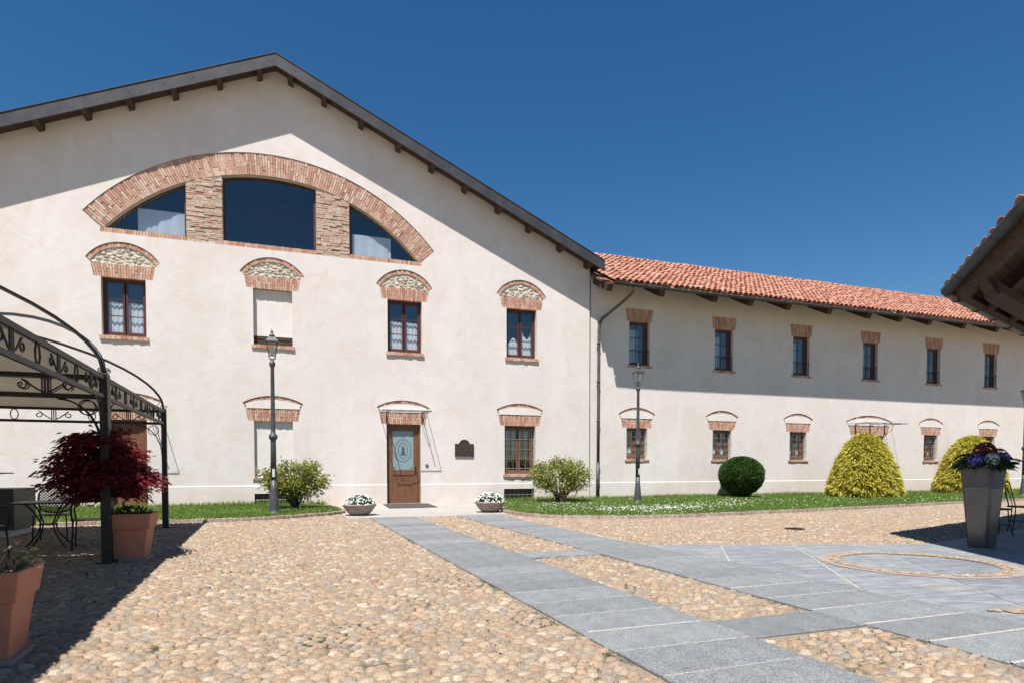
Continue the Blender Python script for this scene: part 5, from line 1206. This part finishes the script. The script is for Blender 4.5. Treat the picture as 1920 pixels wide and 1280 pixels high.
MB().box(-.5, .9, -.22, .22, .84, .9).build('table_top', 'black_panel', hb, bevel=.006)
for sx in (-.05, .8): MB().tube([(sx, 0, .84), (sx, 0, .4), (sx+.02, -.02, .02)], .025, 8).build('leg', 'iron', hb, True)
MB().box(-.3, .88, -.2, .2, .0, .025).build('foot_plate', 'iron', hb)

# ================================================================ PAVILION ROOF (its corner reaches in over the terrace)
pv = thing('open_pavilion', 'dark timber pavilion roof edged with tiles and a metal gutter', 'pavilion', (11.5, -16, 0))
e1 = Vector((-.485, -.862, .30)); e2 = Vector((.951, .305, -.02)); P0 = Vector((8.60, -13.13, 3.60)); nrm = e1.cross(e2).normalized()
if nrm.z < 0: nrm = -nrm
L1, L2 = 5.2, 9.0
def pp(a, b, h=0.0): return P0+e1*a+e2*b+nrm*h
rf = MB(); rf.hexa([pp(.05, .05, -.06), pp(.05, L2, -.06), pp(L1, .05, -.06), pp(L1, L2, -.06), pp(.05, .05, 0), pp(.05, L2, 0), pp(L1, .05, 0), pp(L1, L2, 0)])
pr_o = pinv(rf.build('roof', 'tile_bed'), pv)
for k in range(26):
    a = .06+k*.2; MB().hexa([pp(a, .02, -.085), pp(a, L2, -.085), pp(a+.19, .02, -.085), pp(a+.19, L2, -.085), pp(a, .02, -.0605), pp(a, L2, -.0605), pp(a+.19, .02, -.0605), pp(a+.19, L2, -.0605)]).build('soffit_board', 'beam_wood', pr_o)
def beam(a0, b0, a1, b1, h0, h1, w, name, m='beam_wood'):
    A, B = pp(a0, b0), pp(a1, b1); d = (B-A).normalized(); s = d.cross(nrm).normalized()*w/2
    return MB().hexa([A-s+nrm*h0, A+s+nrm*h0, B-s+nrm*h0, B+s+nrm*h0, A-s+nrm*h1, A+s+nrm*h1, B-s+nrm*h1, B+s+nrm*h1]).build(name, m, pr_o)
beam(.1, .14, L1, .14, -.26, -.086, .1, 'verge_rafter'); beam(.1, .1, .1, L2, -.2, -.086, .09, 'eave_beam')
for b in (1.15, 2.2, 3.3, 4.4, 5.5, 6.6, 7.7): beam(.16, b, L1, b, -.24, -.086, .12, 'rafter')
beam(.55, .25, .55, L2, -.46, -.242, .18, 'wall_plate'); beam(3.0, .25, 3.0, L2, -.46, -.242, .18, 'wall_plate')
# shaped end of the plate
be = MB(); A = pp(.55, .25, -.46); prof = [(0, 0), (0, .2), (-.2, .2), (-.22, .13), (-.15, .1), (-.12, .04), (-.06, .01)]; sd = e1.normalized()*.08
V = [A+e2*x+nrm*z+q for q in (-sd, sd) for x, z in prof]; n = len(prof); be.add(V, [tuple(range(n)), tuple(range(2*n-1, n-1, -1))]+[(i, n+i, n+(i+1) % n, (i+1) % n) for i in range(n)]); be.build('carved_beam_end', 'beam_wood', pr_o)
def half_gutter(A, B, up, out, r, name):
    mb = MB(); V = []; q = [(out*(r*math.cos(t))+up*(-r*math.sin(t))) for t in np.linspace(0, math.pi, 9)]+[(out*((r-.008)*math.cos(t))+up*(-(r-.008)*math.sin(t))) for t in np.linspace(math.pi, 0, 9)]; m = len(q)
    for p in (A, B): V += [p+x for x in q]
    mb.add(V, [(k, (k+1) % m, m+(k+1) % m, m+k) for k in range(m)]+[tuple(range(m)), tuple(range(2*m-1, m-1, -1))])
    L = (B-A).length
    for s in np.arange(.4, L, .8): c = A.lerp(B, s/L); mb.tube([c+out*((r+.006)*math.cos(t))-up*((r+.006)*math.sin(t)) for t in np.linspace(0, math.pi, 8)], .008, 4)
    return mb.build(name, 'gutter_metal', pr_o, True)
o1 = (-e2+e1*e2.dot(e1)/e1.length_squared); o1.z = 0; o1.normalize()
half_gutter(pp(-.04, -.06, -.02), pp(L1, -.06, -.02), Vector((0, 0, 1)), o1, .085, 'verge_gutter')
o2 = (-e1+e2*e1.dot(e2)/e2.length_squared); o2.z = 0; o2.normalize()
half_gutter(pp(-.06, -.04, -.03), pp(-.06, L2, -.03), Vector((0, 0, 1)), o2, .07, 'eave_gutter')
for k in range(30):                                      # the edge tiles, single
    b = MB(); dr = e1.normalized(); c = pp(.02+k*.175+random.gauss(0, .012), -.05+random.gauss(0, .02), .01+random.gauss(0, .012)); up = nrm; out_ = o1
    for j in range(1): pass
    V = []
    for s in (0, .4):
        for rr in (.085-.02*s, .07-.02*s):
            for t in np.linspace(0, math.pi, 7): V.append(c-out_*s+dr*(rr*math.cos(t))+up*(rr*math.sin(t)+random.uniform(0, .0)))
    q = 7; Fc = []
    for i in range(6): Fc += [(i, i+1, 2*q+i+1, 2*q+i), (q+i, 3*q+i, 3*q+i+1, q+i+1), (i, q+i, q+i+1, i+1)]
    b.add(V, Fc); b.build('edge_tile', 'roof_tile', pr_o, True)
ft = MB()
for i in range(29):
    for j in range(1, 26):
        c = pp(.02+i*.178, .33*j, .02); V = [c+e2*s+e1.normalized()*(rr*math.cos(t))+nrm*(rr*math.sin(t)) for s, rr in ((0, .085), (.38, .07)) for t in np.linspace(0, math.pi, 6)]; ft.add(V, [(k, k+1, k+7, k+6) for k in range(5)])
tag(ft.build('field_tiles', 'roof_tile', pr_o, True), kind='stuff')
for a, b in ((2.2, 1.6), (.9, 6.6), (3.0, 8.4), (4.2, .9)):
    t_ = pp(a, b, -.3); c = MB(); c.box(t_.x-.11, t_.x+.11, t_.y-.11, t_.y+.11, 0, t_.z); c.box(t_.x-.15, t_.x+.15, t_.y-.15, t_.y+.15, 0, .25); pinv(c.build('column', 'beam_wood', bevel=.01), pv)

# ================================================================ to metres
for me in bpy.data.meshes: me.transform(Matrix.Scale(K, 4))
for o in bpy.data.objects:
    o.location = o.location*K
    for md in o.modifiers:
        if md.type == 'BEVEL': md.width *= K
    if o.parent is not None:
        mi = o.matrix_parent_inverse.copy(); mi.translation = mi.translation*K; o.matrix_parent_inverse = mi
